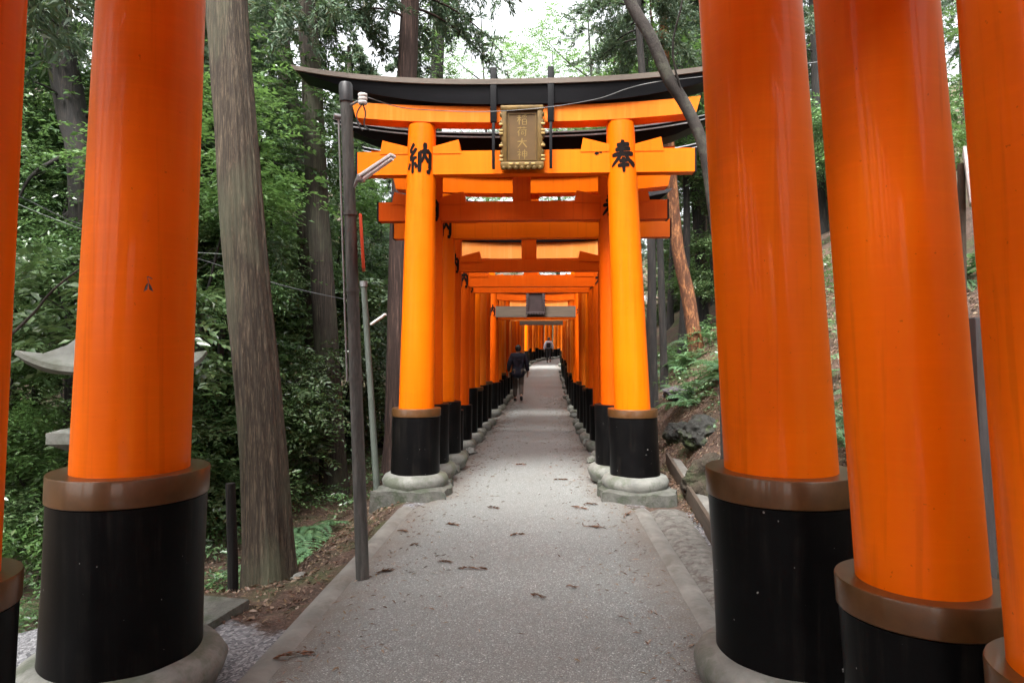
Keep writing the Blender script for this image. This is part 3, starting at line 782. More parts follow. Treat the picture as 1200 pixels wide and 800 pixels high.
# ivy on it is a crown of its own kind
o = bpy.data.objects['cedar_tree.005']
iv = leaf_mesh('ivy', *broad_pts(420, (.45, .45, 2.6), 16, .22, ll=(.08, .13), per=8), LEAF_B)
io = bpy.data.objects.new('ivy', iv); COL.objects.link(io); io.parent = o; io.location = P(508, 80, 20.9) - Vector(o.location)
# right side
b = G(856, 6.7)
tree('leaning_tree', [b, P(846, 330, 6.65), P(834, 225, 6.55), P(822, 165, 6.5), P(802, 122, 6.5), P(783, 92, 6.45), P(763, 45, 6.4), P(738, 0, 6.4), P(716, -70, 6.4), P(706, -220, 6.5)], .072, .046, BARK_M,
     'bent mossy grey tree leaning across the right end of the gold plaque gate', 'tree', n=60, flare=.3, wob=.2,
     limbs=[(([P(803, 124, 6.5), P(788, 60, 6.3), P(800, 0, 6.1), P(806, -60, 6.0)]), .012, .006), (([P(742, 8, 6.4), P(700, -60, 6.8), P(640, -150, 7.2)]), .03, .01)],
     crown=[(LOOSE[0], P(712, -330, 6.5) - b, .6, .5)])
b = G(817, 15.5)
tree('red_pine', [b, P(806, 345, 15.5), P(794, 290, 15.5), P(787, 215, 15.5), P(781, 110, 15.5), P(778, 20, 15.5), P(776, -200, 15.5)], .16, .07, BARK_O,
     'red pine with peeling orange bark curving up from the ferns', 'tree', n=40, flare=.2, wob=.15,
     limbs=[([P(780, 60, 15.5), P(772, 38, 15.5), P(764, 34, 15.5), P(761, -40, 15.6)], .035, .015)],
     crown=[(BUSHB[0], P(776, -240, 15.5) - b, 1.6, 0)])
for (px, Y, tx, r, lab) in ((766, 13.5, 748, .09, 'thin black trunk close behind the right pillar of the gold plaque gate'),
                            (779, 15, 752, .08, 'thin dark sapling trunk leaning left beside the red pine'),
                            (826, 18, 790, .13, 'dark trunk behind the red pine leaning left near the thick right pillar'),
                            (840, 21, 812, .14, 'dark trunk up the right bank half hidden by the thick right pillar')):
    b = G(px, Y)
    cedar('slim_tree', [b, P((px + tx) / 2 + 4, 200, Y), P(tx, 20, Y), P(tx - 8, -250, Y)], r, r * .6, BARK_D, lab, 6.2 + Y * .12, .6, int(Y) % 3, n=20)

# forest further off: trunk and crown each, on both slopes
spots = []
rt = random.Random(11)
for k in range(30):
    side = -1 if k % 2 == 0 else 1
    Y = rt.uniform(15, 48); u = side * rt.uniform(5.0, 20) if k > 6 else side * rt.uniform(3.4, 5)
    if k <= 6: Y = rt.uniform(24, 40)
    spots.append((axis(Y) + u, Y))
for (x, Y) in spots:
    z = ground(x, Y); h = rt.uniform(10, 15)
    if abs(x - axis(Y)) < 6 and Y > 25: h = rt.uniform(7.5, 10)
    lx = rt.uniform(-.5, .5)
    side = 'left' if x < axis(Y) else 'right'
    cedar('forest_cedar', [(x, Y, z), (x + lx * .5, Y, z + h * .45), (x + lx, Y, z + h * .8), (x + lx, Y, z + h)], rt.uniform(.15, .28), .08, rt.choice([BARK_C, BARK_D, BARK_R]),
          f'tall cedar in the forest beyond the tunnel, on the {side} slope', z + h * .42, h * .58 / 9.5 * 1.05, rt.randrange(3), group=f'forest cedars on the {side} slope', n=14, seg=10)

for (x, Y, h) in ((-6.2, 12.5, 12), (-7.8, 15, 13), (-9.5, 12, 12), (-6.8, 18.5, 13), (-11, 17, 14), (-8.5, 21, 14), (-13.5, 14, 13), (-5.2, 23, 13), (-10.5, 25, 15), (-15, 20, 15), (-4.2, 27, 12), (-7, 30, 14)):
    z = ground(x, Y); lx = rt.uniform(-.4, .4)
    cedar('forest_cedar', [(x, Y, z), (x + lx * .5, Y, z + h * .5), (x + lx, Y, z + h)], rt.uniform(.14, .24), .07, rt.choice([BARK_C, BARK_D, BARK_R]),
          'tall cedar with drooping green sprays in the forest left of the path', z + h * .30, h * .7 / 9.5, rt.randrange(3), group='forest cedars left of the path', n=14, seg=10)
for (x, Y, h) in ((-5.4, 1.5, 15), (-6.2, -3.0, 15), (5.2, 1.8, 15), (5.6, -2.6, 15), (6.2, 5.6, 15), (-6.0, 5.4, 15), (-4.6, -6.5, 15), (4.8, -6.5, 15)):  # unseen cedars, added outside the frame to block skylight over the near gates
    z = ground(x, Y)
    cedar('shade_cedar', [(x, Y, z), (x, Y, z + h * .5), (x + .2, Y, z + h)], .25, .1, BARK_C, 'tall cedar beside the row of gates around the viewer', z + 6.0, 1.0, int(x) % 3, group='unseen cedars added for shade', n=14, seg=10)
# understorey shrubs, left of the path (each its own thing) and a few at the right
def shrub(x, Y, h, s, var, label, group, bright=False, leanx=0):
    z = ground(x, Y)
    me = (BUSHB[var % 2] if bright else BUSH[var % 4])
    root = empty('broadleaf_shrub', (x, Y, z)); tag(root, label, 'shrub', group)
    mb = MB()
    for q in range(4):
        a = q * 1.7 + x; e = Vector((math.cos(a) * .6 * s, math.sin(a) * .6 * s, h + .25 * s))
        mb.tube(curve_pts([(0, 0, -.1), (e.x * .2 + .1 * math.sin(a), e.y * .2, h * .5), e], 8), [.035 * s * (1 - i / 11) + .004 for i in range(9)], 6)
    for q in range(9):
        a = q * 2.4 + Y; r_ = s * (1.0 + .35 * math.sin(q * 3 + x)); zz = h + s * .7 * math.sin(q * 1.9 + x)
        mb.tube(curve_pts([(.1 * math.cos(a), .1 * math.sin(a), h - .3 * s), (math.cos(a + .2) * r_ * .55, math.sin(a + .2) * r_ * .55, (zz + h) / 2 + .1), (math.cos(a) * r_, math.sin(a) * r_, zz)], 6), [.012 - .0016 * i for i in range(7)], 5)
    mb.build('stem', BARK_D, root, 180)
    o = bpy.data.objects.new('crown', me); COL.objects.link(o); o.parent = root; o.location = (leanx, 0, h); o.scale = (s, s, s); o.rotation_euler = (0, 0, x * 7 + Y)
    return root
rs = random.Random(5)
LBL = 'glossy dark green broadleaf shrub in the understorey left of the path'
LBR = 'bright green broadleaf shrub among the darker understorey left of the path'
for k in range(58):
    Y = rs.uniform(7.5, 21); u = -rs.uniform(2.9 + .08 * Y, 5 + .45 * Y)
    if Y < 11 and u > -4.3: u -= 1.5
    x = axis(Y) + u
    if 310 < 600 + x / Y * 800 < 400 and Y < 14: x -= 1.6
    h = rs.choice([.8, 1.2, 1.8, 2.6, 3.4, 4.3, 5.2]) * (.8 + .02 * Y)
    br = rs.random() < .25
    shrub(x, Y, h, rs.uniform(.8, 1.3), k, LBR if br else LBL, 'bright shrubs left of the path' if br else 'dark shrubs left of the path', br)
for k in range(20):
    Y = rs.uniform(11, 21); u = -rs.uniform(3.6 + .10 * Y, 4.5 + .42 * Y)
    br = rs.random() < .4
    if 300 < 600 + (axis(Y) + u) / Y * 800 < 410 and Y < 16.5: u -= 3.2
    shrub(axis(Y) + u, Y, rs.uniform(4.8, 8.0) * (.75 + .018 * Y), rs.uniform(1.2, 1.6), k, LBR if br else LBL, 'bright shrubs left of the path' if br else 'dark shrubs left of the path', br)
for k in range(26):
    Y = rs.uniform(15, 34); u = rs.uniform(4.6, 14)
    x = axis(Y) + u; h = rs.choice([.7, 1.4, 2.4, 3.4])
    shrub(x, Y, h, rs.uniform(.8, 1.3), k, 'broadleaf shrub on the wooded bank right of the tunnel', 'shrubs on the right bank', rs.random() < .4)
for k, (px, Y, h) in enumerate(((760, 19, 7.6), (800, 17, 6.8), (745, 26, 9.5), (820, 20, 9.5), (735, 33, 10.5), (785, 24, 8.0))):
    x = (px - 600) / 800 * Y; z = ground(x, Y)
    b = Vector((x, Y, z))
    tree('broadleaf_tree', [b, (x + .1, Y, z + h * .5), (x, Y, z + h)], .12, .05, BARK_D, 'leafy broadleaf tree above the right part of the gate roof', group='broadleaf trees above the right bank',
         crown=[(BUSHB[k % 2], Vector((0, 0, h - .6)), 1.5, k), (BUSH[k % 4], Vector((.6, .8, h - 2.0)), 1.3, k * 2)], n=12)

# bare, half-leafless trees in the sky gap
for k, (px, Y, h) in enumerate(((762, 27, 12.5), (745, 34, 12), (545, 30, 11.5))):
    x = (px - 600) / 800 * Y; z = ground(x, Y); b = Vector((x, Y, z))
    limbs = []
    rb = random.Random(k + 40)
    for q in range(13):
        a = rb.uniform(0, 6.28); f = rb.uniform(.45, .98); ln = rb.uniform(1.5, 3.4)
        s = Vector((x, Y, z + h * f)); e = s + Vector((math.cos(a) * ln, math.sin(a) * ln, rb.uniform(.4, 1.8)))
        limbs.append(([s, s.lerp(e, .5) + Vector((0, 0, .25)), e], .03, .006))
        for w in range(4):
            s2 = s.lerp(e, rb.uniform(.3, 1)); e2 = s2 + Vector((rb.uniform(-1, 1), rb.uniform(-1, 1), rb.uniform(-.2, .9)))
            limbs.append(([s2, s2.lerp(e2, .5) + Vector((0, 0, .08)), e2], .012, .003))
    tree('bare_tree', [b, (x + .2, Y, z + h * .5), (x - .1, Y, z + h * .8), (x + .1, Y, z + h)], .14, .03, BARK_G,
         ('sparse twiggy tree right of the plaque against the white sky', 'sparse twiggy tree straight above the plaque in the white sky gap', 'sparse leafy tree left of the plaque against the white sky')[k],
         limbs=limbs, crown=[(LOOSE[k % 2], Vector((0, 0, h * .80)), .9, k)], n=14, seg=9)

for (px, Y, h, lab) in ((566, 58, 31, 'tall pale tree far behind the tunnel, left of the white sky gap'), (612, 60, 26, 'tall pale tree far behind the tunnel, just left of the plaque'), (650, 59, 27.5, 'tall pale tree far behind the tunnel, just right of the plaque'),
                        (692, 44, 22, 'tall pale tree far behind the tunnel, right of the white sky gap')):
    x = (px - 600) / 800 * Y; z = ground(x, Y); b = Vector((x, Y, z))
    tree('far_tree', [b, (x + .4, Y, z + h * .5), (x - .2, Y, z + h)], .25, .04, BARK_G, lab, crown=[(LOOSE[px % 2], Vector((0, 0, h * .86)), 2.0, px), (LOOSE[(px + 1) % 2], Vector((1.2, .5, h * .66)), 2.3, px + 1), (LOOSE[px % 2], Vector((-1.0, .5, h * .42)), 2.3, px + 2)], n=14, seg=9,
         limbs=[([(x, Y, z + h * f), (x + 1.6 * q, Y, z + h * f + 1.2), (x + 3.2 * q, Y, z + h * f + 2.8)], .07, .012) for f, q in ((.55, 1), (.62, -1), (.72, 1), (.8, -1))])
# distant wood: one mass of foliage on the slopes
def far_wood():
    n = 240
    P_, D_, N_, L_, W_ = [], [], [], [], []
    for k in range(n):
        side = -1 if rng.uniform() < .58 else 1
        Y = rng.uniform(18, 70); u = side * rng.uniform(9, 34) if Y < 50 else rng.uniform(-34, 34)
        if abs(u) < 4 and Y < 66: u = 6 * side
        x = axis(min(Y, 60)) + u; z = ground_base(x, Y)
        hh = rng.uniform(1.0, 4.5)
        p, d, nn, l, w = broad_pts(150, (1.9, 1.9, 1.6 + hh * .3), 10, .32, per=8, ll=(.14, .24))
        p = p + np.array([x, Y, z + hh])
        P_.append(p); D_.append(d); N_.append(nn); L_.append(l); W_.append(w)
    me = leaf_mesh('distant_woodland', np.concatenate(P_), np.concatenate(D_), np.concatenate(N_), np.concatenate(L_), np.concatenate(W_), LEAF_A)
    o = bpy.data.objects.new('distant_woodland', me); COL.objects.link(o); tag(o, kind='stuff')
    tag(o, 'dense green woodland filling the far slopes', 'woodland')
far_wood()

# ------------------------------------------------------------------ ferns, rocks, litter on the banks
def fern_mesh(seed, nf=11, L=.6):
    r = np.random.default_rng(seed); P_, D_, N_, L_, W_ = [], [], [], [], []
    for k in range(nf):
        a = 2 * math.pi * (k + r.uniform(-.3, .3)) / nf; ln = L * r.uniform(.7, 1.15)
        dr = np.array([math.cos(a), math.sin(a), 0]); sd = np.array([-dr[1], dr[0], 0])
        t = np.linspace(.1, 1, 16)
        p = np.outer(t * ln, dr); p[:, 2] = ln * (.75 * t - .72 * t ** 2)
        tz = ln * (.75 - 1.44 * t)
        nrm = np.stack([-dr[0] * tz, -dr[1] * tz, np.full(16, ln)], 1)
        for s in (-1, 1):
            P_.append(p); D_.append(np.tile(sd * s, (16, 1)) + dr * .45 + np.outer(np.full(16, -.1), [0, 0, 1])); N_.append(nrm)
            l = ln * .30 * (1 - t) ** .7 * (.45 + t) + .02; L_.append(l); W_.append(np.full(16, ln * .062))
    return leaf_mesh('frond', np.concatenate(P_), np.concatenate(D_), np.concatenate(N_), np.concatenate(L_), np.concatenate(W_), FERN_M, fold=.03)
FERN = [fern_mesh(s) for s in (1, 2, 3)]
fr = random.Random(8)
for k in range(48):
    if k < 36: px, Y = fr.uniform(765, 848), fr.uniform(10.5, 17.5)
    else: px, Y = fr.uniform(950, 1160), fr.uniform(5, 8)
    x = (px - 600) / 800 * Y
    if x - axis(Y) < 2.7: x = axis(Y) + fr.uniform(2.8, 4)
    o = bpy.data.objects.new('fern', FERN[k % 3]); COL.objects.link(o); o.location = (x, Y, ground(x, Y) + .02)
    s = fr.uniform(.55, 1.15); o.scale = (s, s, s); o.rotation_euler = (fr.uniform(-.2, .2), fr.uniform(-.5, -.1), fr.uniform(0, 6))
    tag(o, 'green fern clump spreading over the right bank', 'fern', 'ferns on the right bank')
for k, (px, py, Y) in enumerate(((365, 520, 8.6), (345, 470, 9.5), (360, 500, 10), (330, 540, 8))):
    x = (px - 600) / 800 * Y
    o = bpy.data.objects.new('fern', FERN[k % 3]); COL.objects.link(o); o.location = (x, Y, ground(x, Y) + .05); o.scale = (1.3,) * 3; o.rotation_euler = (0, .2, k)
    tag(o, 'green fern clump at the foot of the left slope', 'fern', 'ferns on the left slope')

def rock(x, Y, s, label, mat=None, name='rock', group=None, sink=.3, dz=0):
    bm = bmesh.new(); bmesh.ops.create_icosphere(bm, subdivisions=5 if s[0] > .15 else 3, radius=1)
    for v in bm.verts:
        p = v.co.copy(); sd = x * 3 + Y
        f = 1.0; am = .5; fq = .9
        for oc in range(6):
            f += am * (abs(noise.noise(p * fq + Vector((sd, oc * 3.1, 0)))) * -1.1 + .22); am *= .55; fq *= 2.05
        v.co = Vector((p.x * s[0], p.y * s[1], p.z * s[2])) * f
    me = bpy.data.meshes.new(name); bm.to_mesh(me); bm.free()
    o = link(name, me, mat or STONED, None, 50); o.location = (x, Y, ground(x, Y) + s[2] * (1 - sink * 2) + dz); o.rotation_euler = (0, 0, x * 5)
    return tag(o, label, 'rock', group)
ROCKM = m_simple('mossy_rock', (.030, .030, .026), .85, .5, 4, bstr=.8, bdist=.02, second=(.045, .065, .02))
rock(*(lambda p: (p.x, p.y))(P(822, 470, 9.6)), (.28, .3, .26), 'mossy rock at the foot of the right bank beside the drain', ROCKM)
rock(*(lambda p: (p.x, p.y))(P(797, 478, 10.6)), (.24, .25, .19), 'squarish mossy stone behind the right pillar of the gold plaque gate', ROCKM)
rock(*(lambda p: (p.x, p.y))(P(800, 428, 12.8)), (.42, .3, .13), 'flat dark purple stone slab lying below the ferns', m_simple('slab_stone', (.07, .06, .068), .6, .3, 4, bstr=.4))
rock(*(lambda p: (p.x, p.y))(P(835, 520, 7.6)), (.30, .34, .30), 'big brown earthy boulder beside the thick right pillar', m_simple('earthy_rock', (.042, .031, .020), .95, .5, 7, bstr=1, bdist=.04, second=(.028, .034, .012)))
rock(*(lambda p: (p.x, p.y))(P(350, 654, 5.3)), (.07, .06, .05), 'pale stone in the leaf litter right of the massive cedar trunk', STONE)
for k in range(13):
    s = -1 if k % 2 else 1; Y = 8.2 + k * .85; x = axis(Y) + s * rs.uniform(.92, .99)
    rock(x, Y, (rs.uniform(.06, .11), rs.uniform(.08, .14), rs.uniform(.05, .09)), 'rounded kerb stone wedged between torii bases along the path edge', STONE, 'kerb_stone', 'kerb stones between the torii bases', dz=.02)

def litter():
    n = 70000
    P_ = np.empty((n, 3)); N_ = np.empty((n, 3)); k = 0
    while k < n:
        if rng.uniform() < .36: Y = rng.uniform(4.1, 16) ; u = -rng.uniform(1.32, 4.8)
        else: Y = rng.uniform(5, 17); u = rng.uniform(1.65, 5.2)
        x = axis(Y) + u
        dens = .5 + .9 * noise.noise((x * 1.1, Y * 1.1, 5))
        if rng.uniform() > dens + .35: continue
        z = ground(x, Y); gx = (ground(x + .05, Y) - z) / .05; gy = (ground(x, Y + .05) - z) / .05
        P_[k] = (x, Y, z + .012); N_[k] = (-gx, -gy, 1); k += 1
    N_ /= np.linalg.norm(N_, axis=1, keepdims=True); N_ += rng.normal(size=(n, 3)) * .35
    d = np.cross(N_, unit(n)); L = rng.uniform(.018, .058, n)
    me = leaf_mesh('leaf_litter', P_, d, N_, L, L * rng.uniform(.25, .6, n), LITTER, fold=.2)
    o = bpy.data.objects.new('leaf_litter', me); COL.objects.link(o)
    tag(o, 'brown dead leaves scattered over the forest banks', 'leaf litter', kind='stuff')
litter()
def crumbs():
    n = 2800
    Y = 2.6 + 20 * rng.uniform(0, 1, n) ** 1.2; u = rng.uniform(-1.1, 1.1, n); u = np.sign(u) * 1.10 * np.abs(u / 1.1) ** .38
    P_ = np.array([(axis(a) + q * (hw(a) / 1.13), a, pz(a) + .014) for a, q in zip(Y, u)])
    N_ = np.tile([0, 0, 1.0], (n, 1)) + rng.normal(size=(n, 3)) * .2
    d = np.cross(N_, unit(n)); L = rng.uniform(.012, .055, n) * (1 + .03 * Y)
    me = leaf_mesh('needle_debris', P_, d, N_, L, L * rng.uniform(.06, .28, n), LITTER, fold=.2)
    o = bpy.data.objects.new('needle_debris', me); COL.objects.link(o)
    tag(o, 'tiny brown needles and leaf bits strewn on the path', 'debris', kind='stuff')
crumbs()
def sprig(px, py, L, ang, label):
    Y = 1280 / (py - 412); x = (px - 600) / 800 * Y
    r = np.random.default_rng(int(px)); n = 46
    q = r.uniform(0, 1, n); d0 = np.array([math.cos(ang), math.sin(ang) , 0])
    pos = np.outer((q - .5) * L, d0); pos[:, 1] += .02 * np.sin(q * 5); pos[:, 2] = r.uniform(.001, .012, n)
    d = d0 * 1.0 + r.normal(size=(n, 3)) * np.array([.32, .32, .10])
    l = r.uniform(.025, .06, n) * min(1, L / .17 + .15)
    me = leaf_mesh('cedar_sprig', pos, d, np.tile([0, 0, 1.], (n, 1)) + r.normal(size=(n, 3)) * .4, l, l * .2, LEAF_R)
    o = bpy.data.objects.new('cedar_sprig', me); COL.objects.link(o); o.location = (x, Y, pz(Y) + .012)
    tag(o, label, 'cedar sprig', 'fallen cedar sprigs on the path')
for a in ((343, 770, .22, .5, 'fallen reddish cedar sprig nearest the viewer, at the left edge of the path'), (527, 616, .14, .0, 'dry brown cedar sprig with a curled tip on the left half of the path'),
          (551, 668, .20, .1, 'long reddish cedar sprig lying crosswise on the middle of the path'), (519, 660, .10, .2, 'short dark cedar sprig just left of the long reddish sprig'),
          (604, 628, .12, .6, 'thin dark cedar twig near the middle of the path'), (694, 619, .18, .0, 'tuft of dry cedar needles on the right half of the path'),
          (734, 605, .26, 1.2, 'bushy dry cedar sprig beside the right edging below the plinth'), (676, 596, .16, -.5, 'dark flattened sprig on the path ahead of the right plinth'),
          (448, 672, .16, .9, 'dry needle tuft at the foot of the grey pole'), (470, 624, .10, 0, 'pair of brown needle clumps near the left edging'),
          (690, 592, .14, .3, 'small brown sprig close to the right plinth'), (655, 563, .16, .2, 'dark twig on the path just ahead of the right plinth'), (628, 700, .09, -.4, 'tiny dark twig on the plain middle of the path'), (484, 640, .08, .8, 'small dark speckled sprig right of the needle clumps'),
          (668, 690, .07, .3, 'lone small twig on the right part of the near path'), (610, 545, .15, .1, 'thin brown twig on the path between the plinths'), (576, 596, .12, -.2, 'faint brown twig in the middle of the path before the tunnel')):
    sprig(*a)
# dry grass tufts/undergrowth along the left bank
def undergrowth():
    P_, D_, N_, L_, W_ = [], [], [], [], []
    for k in range(150):
        if k < 95: Y = rng.uniform(6.5, 17); u = -rng.uniform(2.6, 6.5)
        else: Y = rng.uniform(9, 18); u = rng.uniform(2.6, 6)
        x = axis(Y) + u
        p, d, nn, l, w = broad_pts(16, (.28, .28, .16), 4, .4, per=8, ll=(.05, .10))
        P_.append(p + np.array([x, Y, ground(x, Y) + .18])); D_.append(d); N_.append(nn); L_.append(l); W_.append(w)
    me = leaf_mesh('undergrowth', *[np.concatenate(q) for q in (P_, D_, N_, L_, W_)], LEAF_A)
    o = bpy.data.objects.new('undergrowth', me); COL.objects.link(o); tag(o, 'low leafy seedlings covering the forest floor', 'undergrowth', kind='stuff')
undergrowth()

# ------------------------------------------------------------------ the grey lamp pole and wires
POLE = m_simple('grey_pole', (.060, .059, .054), .8, .55, 5, bstr=.45, stretch=(6, 6, .8), second=(.110, .106, .095))
STEEL = m_simple('dull_steel', (.26, .26, .26), .45, .2, 8, metal=.6, bstr=.1)
WHITE = m_simple('white_enamel', (.72, .70, .68), .4, .1, 6, bstr=.05)
RED = m_simple('red_board', (.62, .07, .02), .5, .15, 6, bstr=.05)
DARKP = m_simple('dark_plastic', (.02, .02, .022), .45, .2, 6)
pb = P(425, 678, 4.81); pt = P(405, 100, 4.81); pb.z = 0.0
root = empty('lamp_pole', pb); tag(root, 'weathered grey utility pole with a slanting lamp tube, leaning left at the path edge', 'utility pole')
dv = pt - pb
def on(f): return dv * f
mb = MB(); mb.tube([on(-.03), on(.25), on(.5), on(.75), on(.985)], [.047, .045, .043, .042, .041], 20); mb.build('pole', POLE, root, 60)
mb = MB(); mb.tube([on(.965), on(.966), on(1.0), on(1.004)], [.044, .048, .048, .040], 20); mb.build('pole_cap', DARKP, root, 40)
for f in (.405, .585, .74):
    mb = MB(); mb.tube([on(f - .004), on(f + .004)], [.049, .049], 20); mb.build('band', POLE, root, 40)
mb = MB(); mb.tube([on(.40) + Vector((-.058, -.01, 0)), on(.93) + Vector((-.055, -.01, 0))], [.008, .008], 8); mb.build('conduit', STEEL, root, 60)
# lamp
a0 = P(423, 209, 4.75) - pb; a1 = P(461, 184, 4.62) - pb
ax = (a1 - a0).normalized()
rm = ax.to_track_quat('X', 'Z').to_matrix().to_4x4()
mb = MB(); mb.box((a0 + a1) / 2 + Vector((0, 0, .012)), ((a1 - a0).length, .06, .022), rm, bev=.006); lf = mb.build('lamp_fitting', WHITE, root, 40)
mb = MB(); mb.tube([a0 + Vector((.01, -.01, -.014)), a1 + Vector((-.005, -.01, -.014))], [.014, .014], 12); mb.build('lamp_tube', m_simple('lamp_glass', (.75, .70, .70), .2, .05, 5, bstr=0), lf, 60)
mb = MB(); mb.tube([on(.79) + Vector((.03, 0, 0)), a0 + Vector((-.02, 0, .01)), a0 + Vector((.02, 0, .0))], [.012, .012, .012], 8); mb.box(a0, (.05, .06, .05), bev=.008); mb.build('lamp_bracket', STEEL, root, 50)
# insulators
mb = MB()
c = P(425, 116, 4.74) - pb
for k in range(3): mb.lathe([(.012, -.012), (.03, -.010), (.033, 0), (.03, .008), (.012, .012)], 16, c0=(c.x, c.y, c.z + (k - 1) * .026))
mb.build('insulator', WHITE, root, 60)
mb = MB(); mb.tube([on(.955), c], [.009, .009], 8); mb.tube([on(.935) + Vector((-.04, 0, 0)), on(.935) + Vector((-.085, -.02, .0))], [.02, .022], 12); mb.build('insulator_arm', STEEL, root, 60)
for q, s in ((0, -1), (1, 1)):
    mb = MB(); mb.tube(curve_pts([c + Vector((0, 0, -.03)), c + Vector((s * .03 - .01, 0, -.10)), c + Vector((s * .02 - .01, 0, -.18)), c + Vector((.05 * q, 0, -.22))], 12), [.005] * 13, 6); mb.build('lead_wire', DARKP, root, 60)
# red board seen edge on
mb = MB(); q0 = P(419, 253, 4.80) - pb; q1 = P(424, 316, 4.80) - pb
mb.box((q0 + q1) / 2 + Vector((.012, .02, 0)), (.022, .20, (q1 - q0).length), Matrix.Rotation(R(-3.5), 4, 'Y') @ Matrix.Rotation(R(12), 4, 'Z'), bev=.006)
mb.build('red_board', RED, root, 40)
# the overhead wire
wpts = [P(427, 113, 4.74), P(465, 125, 5.0), P(500, 129, 5.3), P(570, 131, 5.7), P(640, 126, 6.0), P(700, 116, 6.2), P(735, 104, 6.35), P(770, 96, 6.45), P(822, 90, 6.6), P(980, 70, 7.2)]
mb = MB(); mb.tube(curve_pts(wpts, 60), [.0035] * 61, 6); tag(mb.build('overhead_wire', STEEL, None, 60), 'thin pale wire strung from the grey pole across the gold plaque gate', 'wire')
mb = MB(); mb.tube(curve_pts([P(-20, 214, 7.5), P(27, 232, 7.5), P(100, 265, 7.5), P(235, 304, 7.5), P(330, 334, 7.5), P(410, 352, 7.2)], 50), [.0045] * 51, 6)
tag(mb.build('cable', DARKP, None, 60), 'black cable sagging through the trees behind the left pillars', 'cable')
mb = MB(); mb.tube(curve_pts([P(-10, 222, 8), P(30, 243, 8), P(100, 270, 8), P(160, 290, 8), P(300, 300, 8.2)], 40), [.0035] * 41, 6)
tag(mb.build('cable', m_simple('pale_cable', (.25, .28, .25), .6), None, 60), 'pale thin cable below the black one between the left pillars', 'cable')
# slim lamp post further back
b = G(443, 9.6); tp = P(426, 332, 9.6)
root = empty('lamp_post', b); tag(root, 'slim greenish pipe post with a small white lamp left of the tunnel', 'lamp post')
d2 = tp - b; mb = MB(); mb.tube([Vector((0, 0, -.1)), d2 * .5, d2], [.05, .045, .042], 12); mb.build('pole', m_simple('green_pipe', (.085, .10, .085), .6, .3, 5), root, 60)
mb = MB(); mb.tube([d2 * .985, d2 * 1.01], [.055, .055], 12); mb.build('pole_cap', STEEL, root, 60)
a0 = P(435, 380, 9.5) - b; a1 = P(452, 368, 9.4) - b; mb = MB(); mb.box((a0 + a1) / 2, ((a1 - a0).length, .05, .03), (a1 - a0).normalized().to_track_quat('X', 'Z').to_matrix().to_4x4(), bev=.006); mb.build('lamp_fitting', WHITE, root, 40)
# leaning bare stick and cut post, left
mb = MB(); mb.tube(curve_pts([P(10, 395, 6), P(40, 366, 6.1), P(62, 340, 6.1), P(98, 312, 6.2), P(150, 280, 6.4)], 20), [.014 - .0004 * i for i in range(21)], 8, True, .3)
tag(mb.build('fallen_branch', BARK_C, None, 60), 'bare pale branch slanting up behind the two left pillars', 'branch')
b = G(274, 5.9); mb = MB(); tp = P(270, 566, 5.9) - b
mb.tube([Vector((0, 0, -.2)), tp * .5, tp], [.05, .043, .04], 14, True, .15); o = mb.build('cut_stump', BARK_D, None, 50); o.location = b; tag(o, 'slim sawn off stump beside the massive cedar trunk', 'stump')

# stone lantern behind the left pillar
lx, ly = (141 - 600) / 800 * 5.0, 5.0
lz = ground(lx, ly)
root = empty('stone_lantern', (lx, ly, lz), R(4)); tag(root, 'stone lantern with a broad curved roof half hidden behind the thick left pillar', 'stone lantern')
LST = m_simple('lantern_stone', (.17, .175, .155), .8, .4, 5, bstr=.6, second=(.09, .10, .07))
def sq_loft(rows, curve=None, n=16):
    mb = MB(); V = []
    for r, z, lift in rows:
        for e in range(4):
            for k in range(n):
                t = -1 + 2 * k / n
                x, y = ((t, -1), (1, t), (-t, 1), (-1, -t))[e]
                V.append((x * r, y * r, z + lift * (abs(t) ** 2.4)))
    m = 4 * n
    F = [(i * m + k, i * m + (k + 1) % m, (i + 1) * m + (k + 1) % m, (i + 1) * m + k) for i in range(len(rows) - 1) for k in range(m)]
    F += [tuple(reversed(range(m))), tuple((len(rows) - 1) * m + k for k in range(m))]
    mb.add(V, F); return mb
def zl(py): return 1.6 - (py - 412) / 160 - lz
sq_loft([(.36, -.1, 0), (.36, .12, 0), (.26, .18, 0)]).build('base', LST, root, 35)
mb = MB(); mb.lathe([(.17, .17), (.14, .3), (.13, .6), (.16, zl(540)), (.17, zl(520))], 32); mb.build('post', LST, root, 50)
sq_loft([(.24, zl(522), 0), (.33, zl(513), 0), (.33, zl(501), 0), (.27, zl(498), 0)]).build('platform', LST, root, 35)
fb = sq_loft([(.16, zl(499), 0), (.16, zl(432), 0)]).build('firebox', LST, root, 35)
zf = (zl(499) + zl(432)) / 2
for c_, d_ in (((0, -.162, zf), (.18, .02, .24)), ((.162, 0, zf), (.02, .18, .24))):
    mb = MB(); mb.box(c_, d_); mb.build('fire_opening', m_dark, fb, 30)
sq_loft([(.38, zl(438), .06), (.455, zl(434), .12), (.45, zl(428), .11), (.34, zl(421), .045), (.24, zl(407), .015), (.16, zl(389), 0), (.10, zl(368), 0)]).build('roof', LST, root, 40)
mb = MB(); mb.lathe([(.07, zl(369)), (.09, zl(364)), (.06, zl(358)), (.09, zl(350)), (.085, zl(340)), (.03, zl(332)), (.005, zl(328))], 24); mb.build('finial', LST, root, 60)
# mossy block
c = P(242, 716, 4.4); mb = MB(); mb.box((0, 0, 0), (.62, .45, .34), bev=.015); o = mb.build('stone_block', STONED, None, 35); o.location = (-2.03, 4.22, -.15); o.rotation_euler = (0, 0, R(-12))
tag(o, 'low mossy stone block on the gravel behind the thick left pillar', 'stone block')

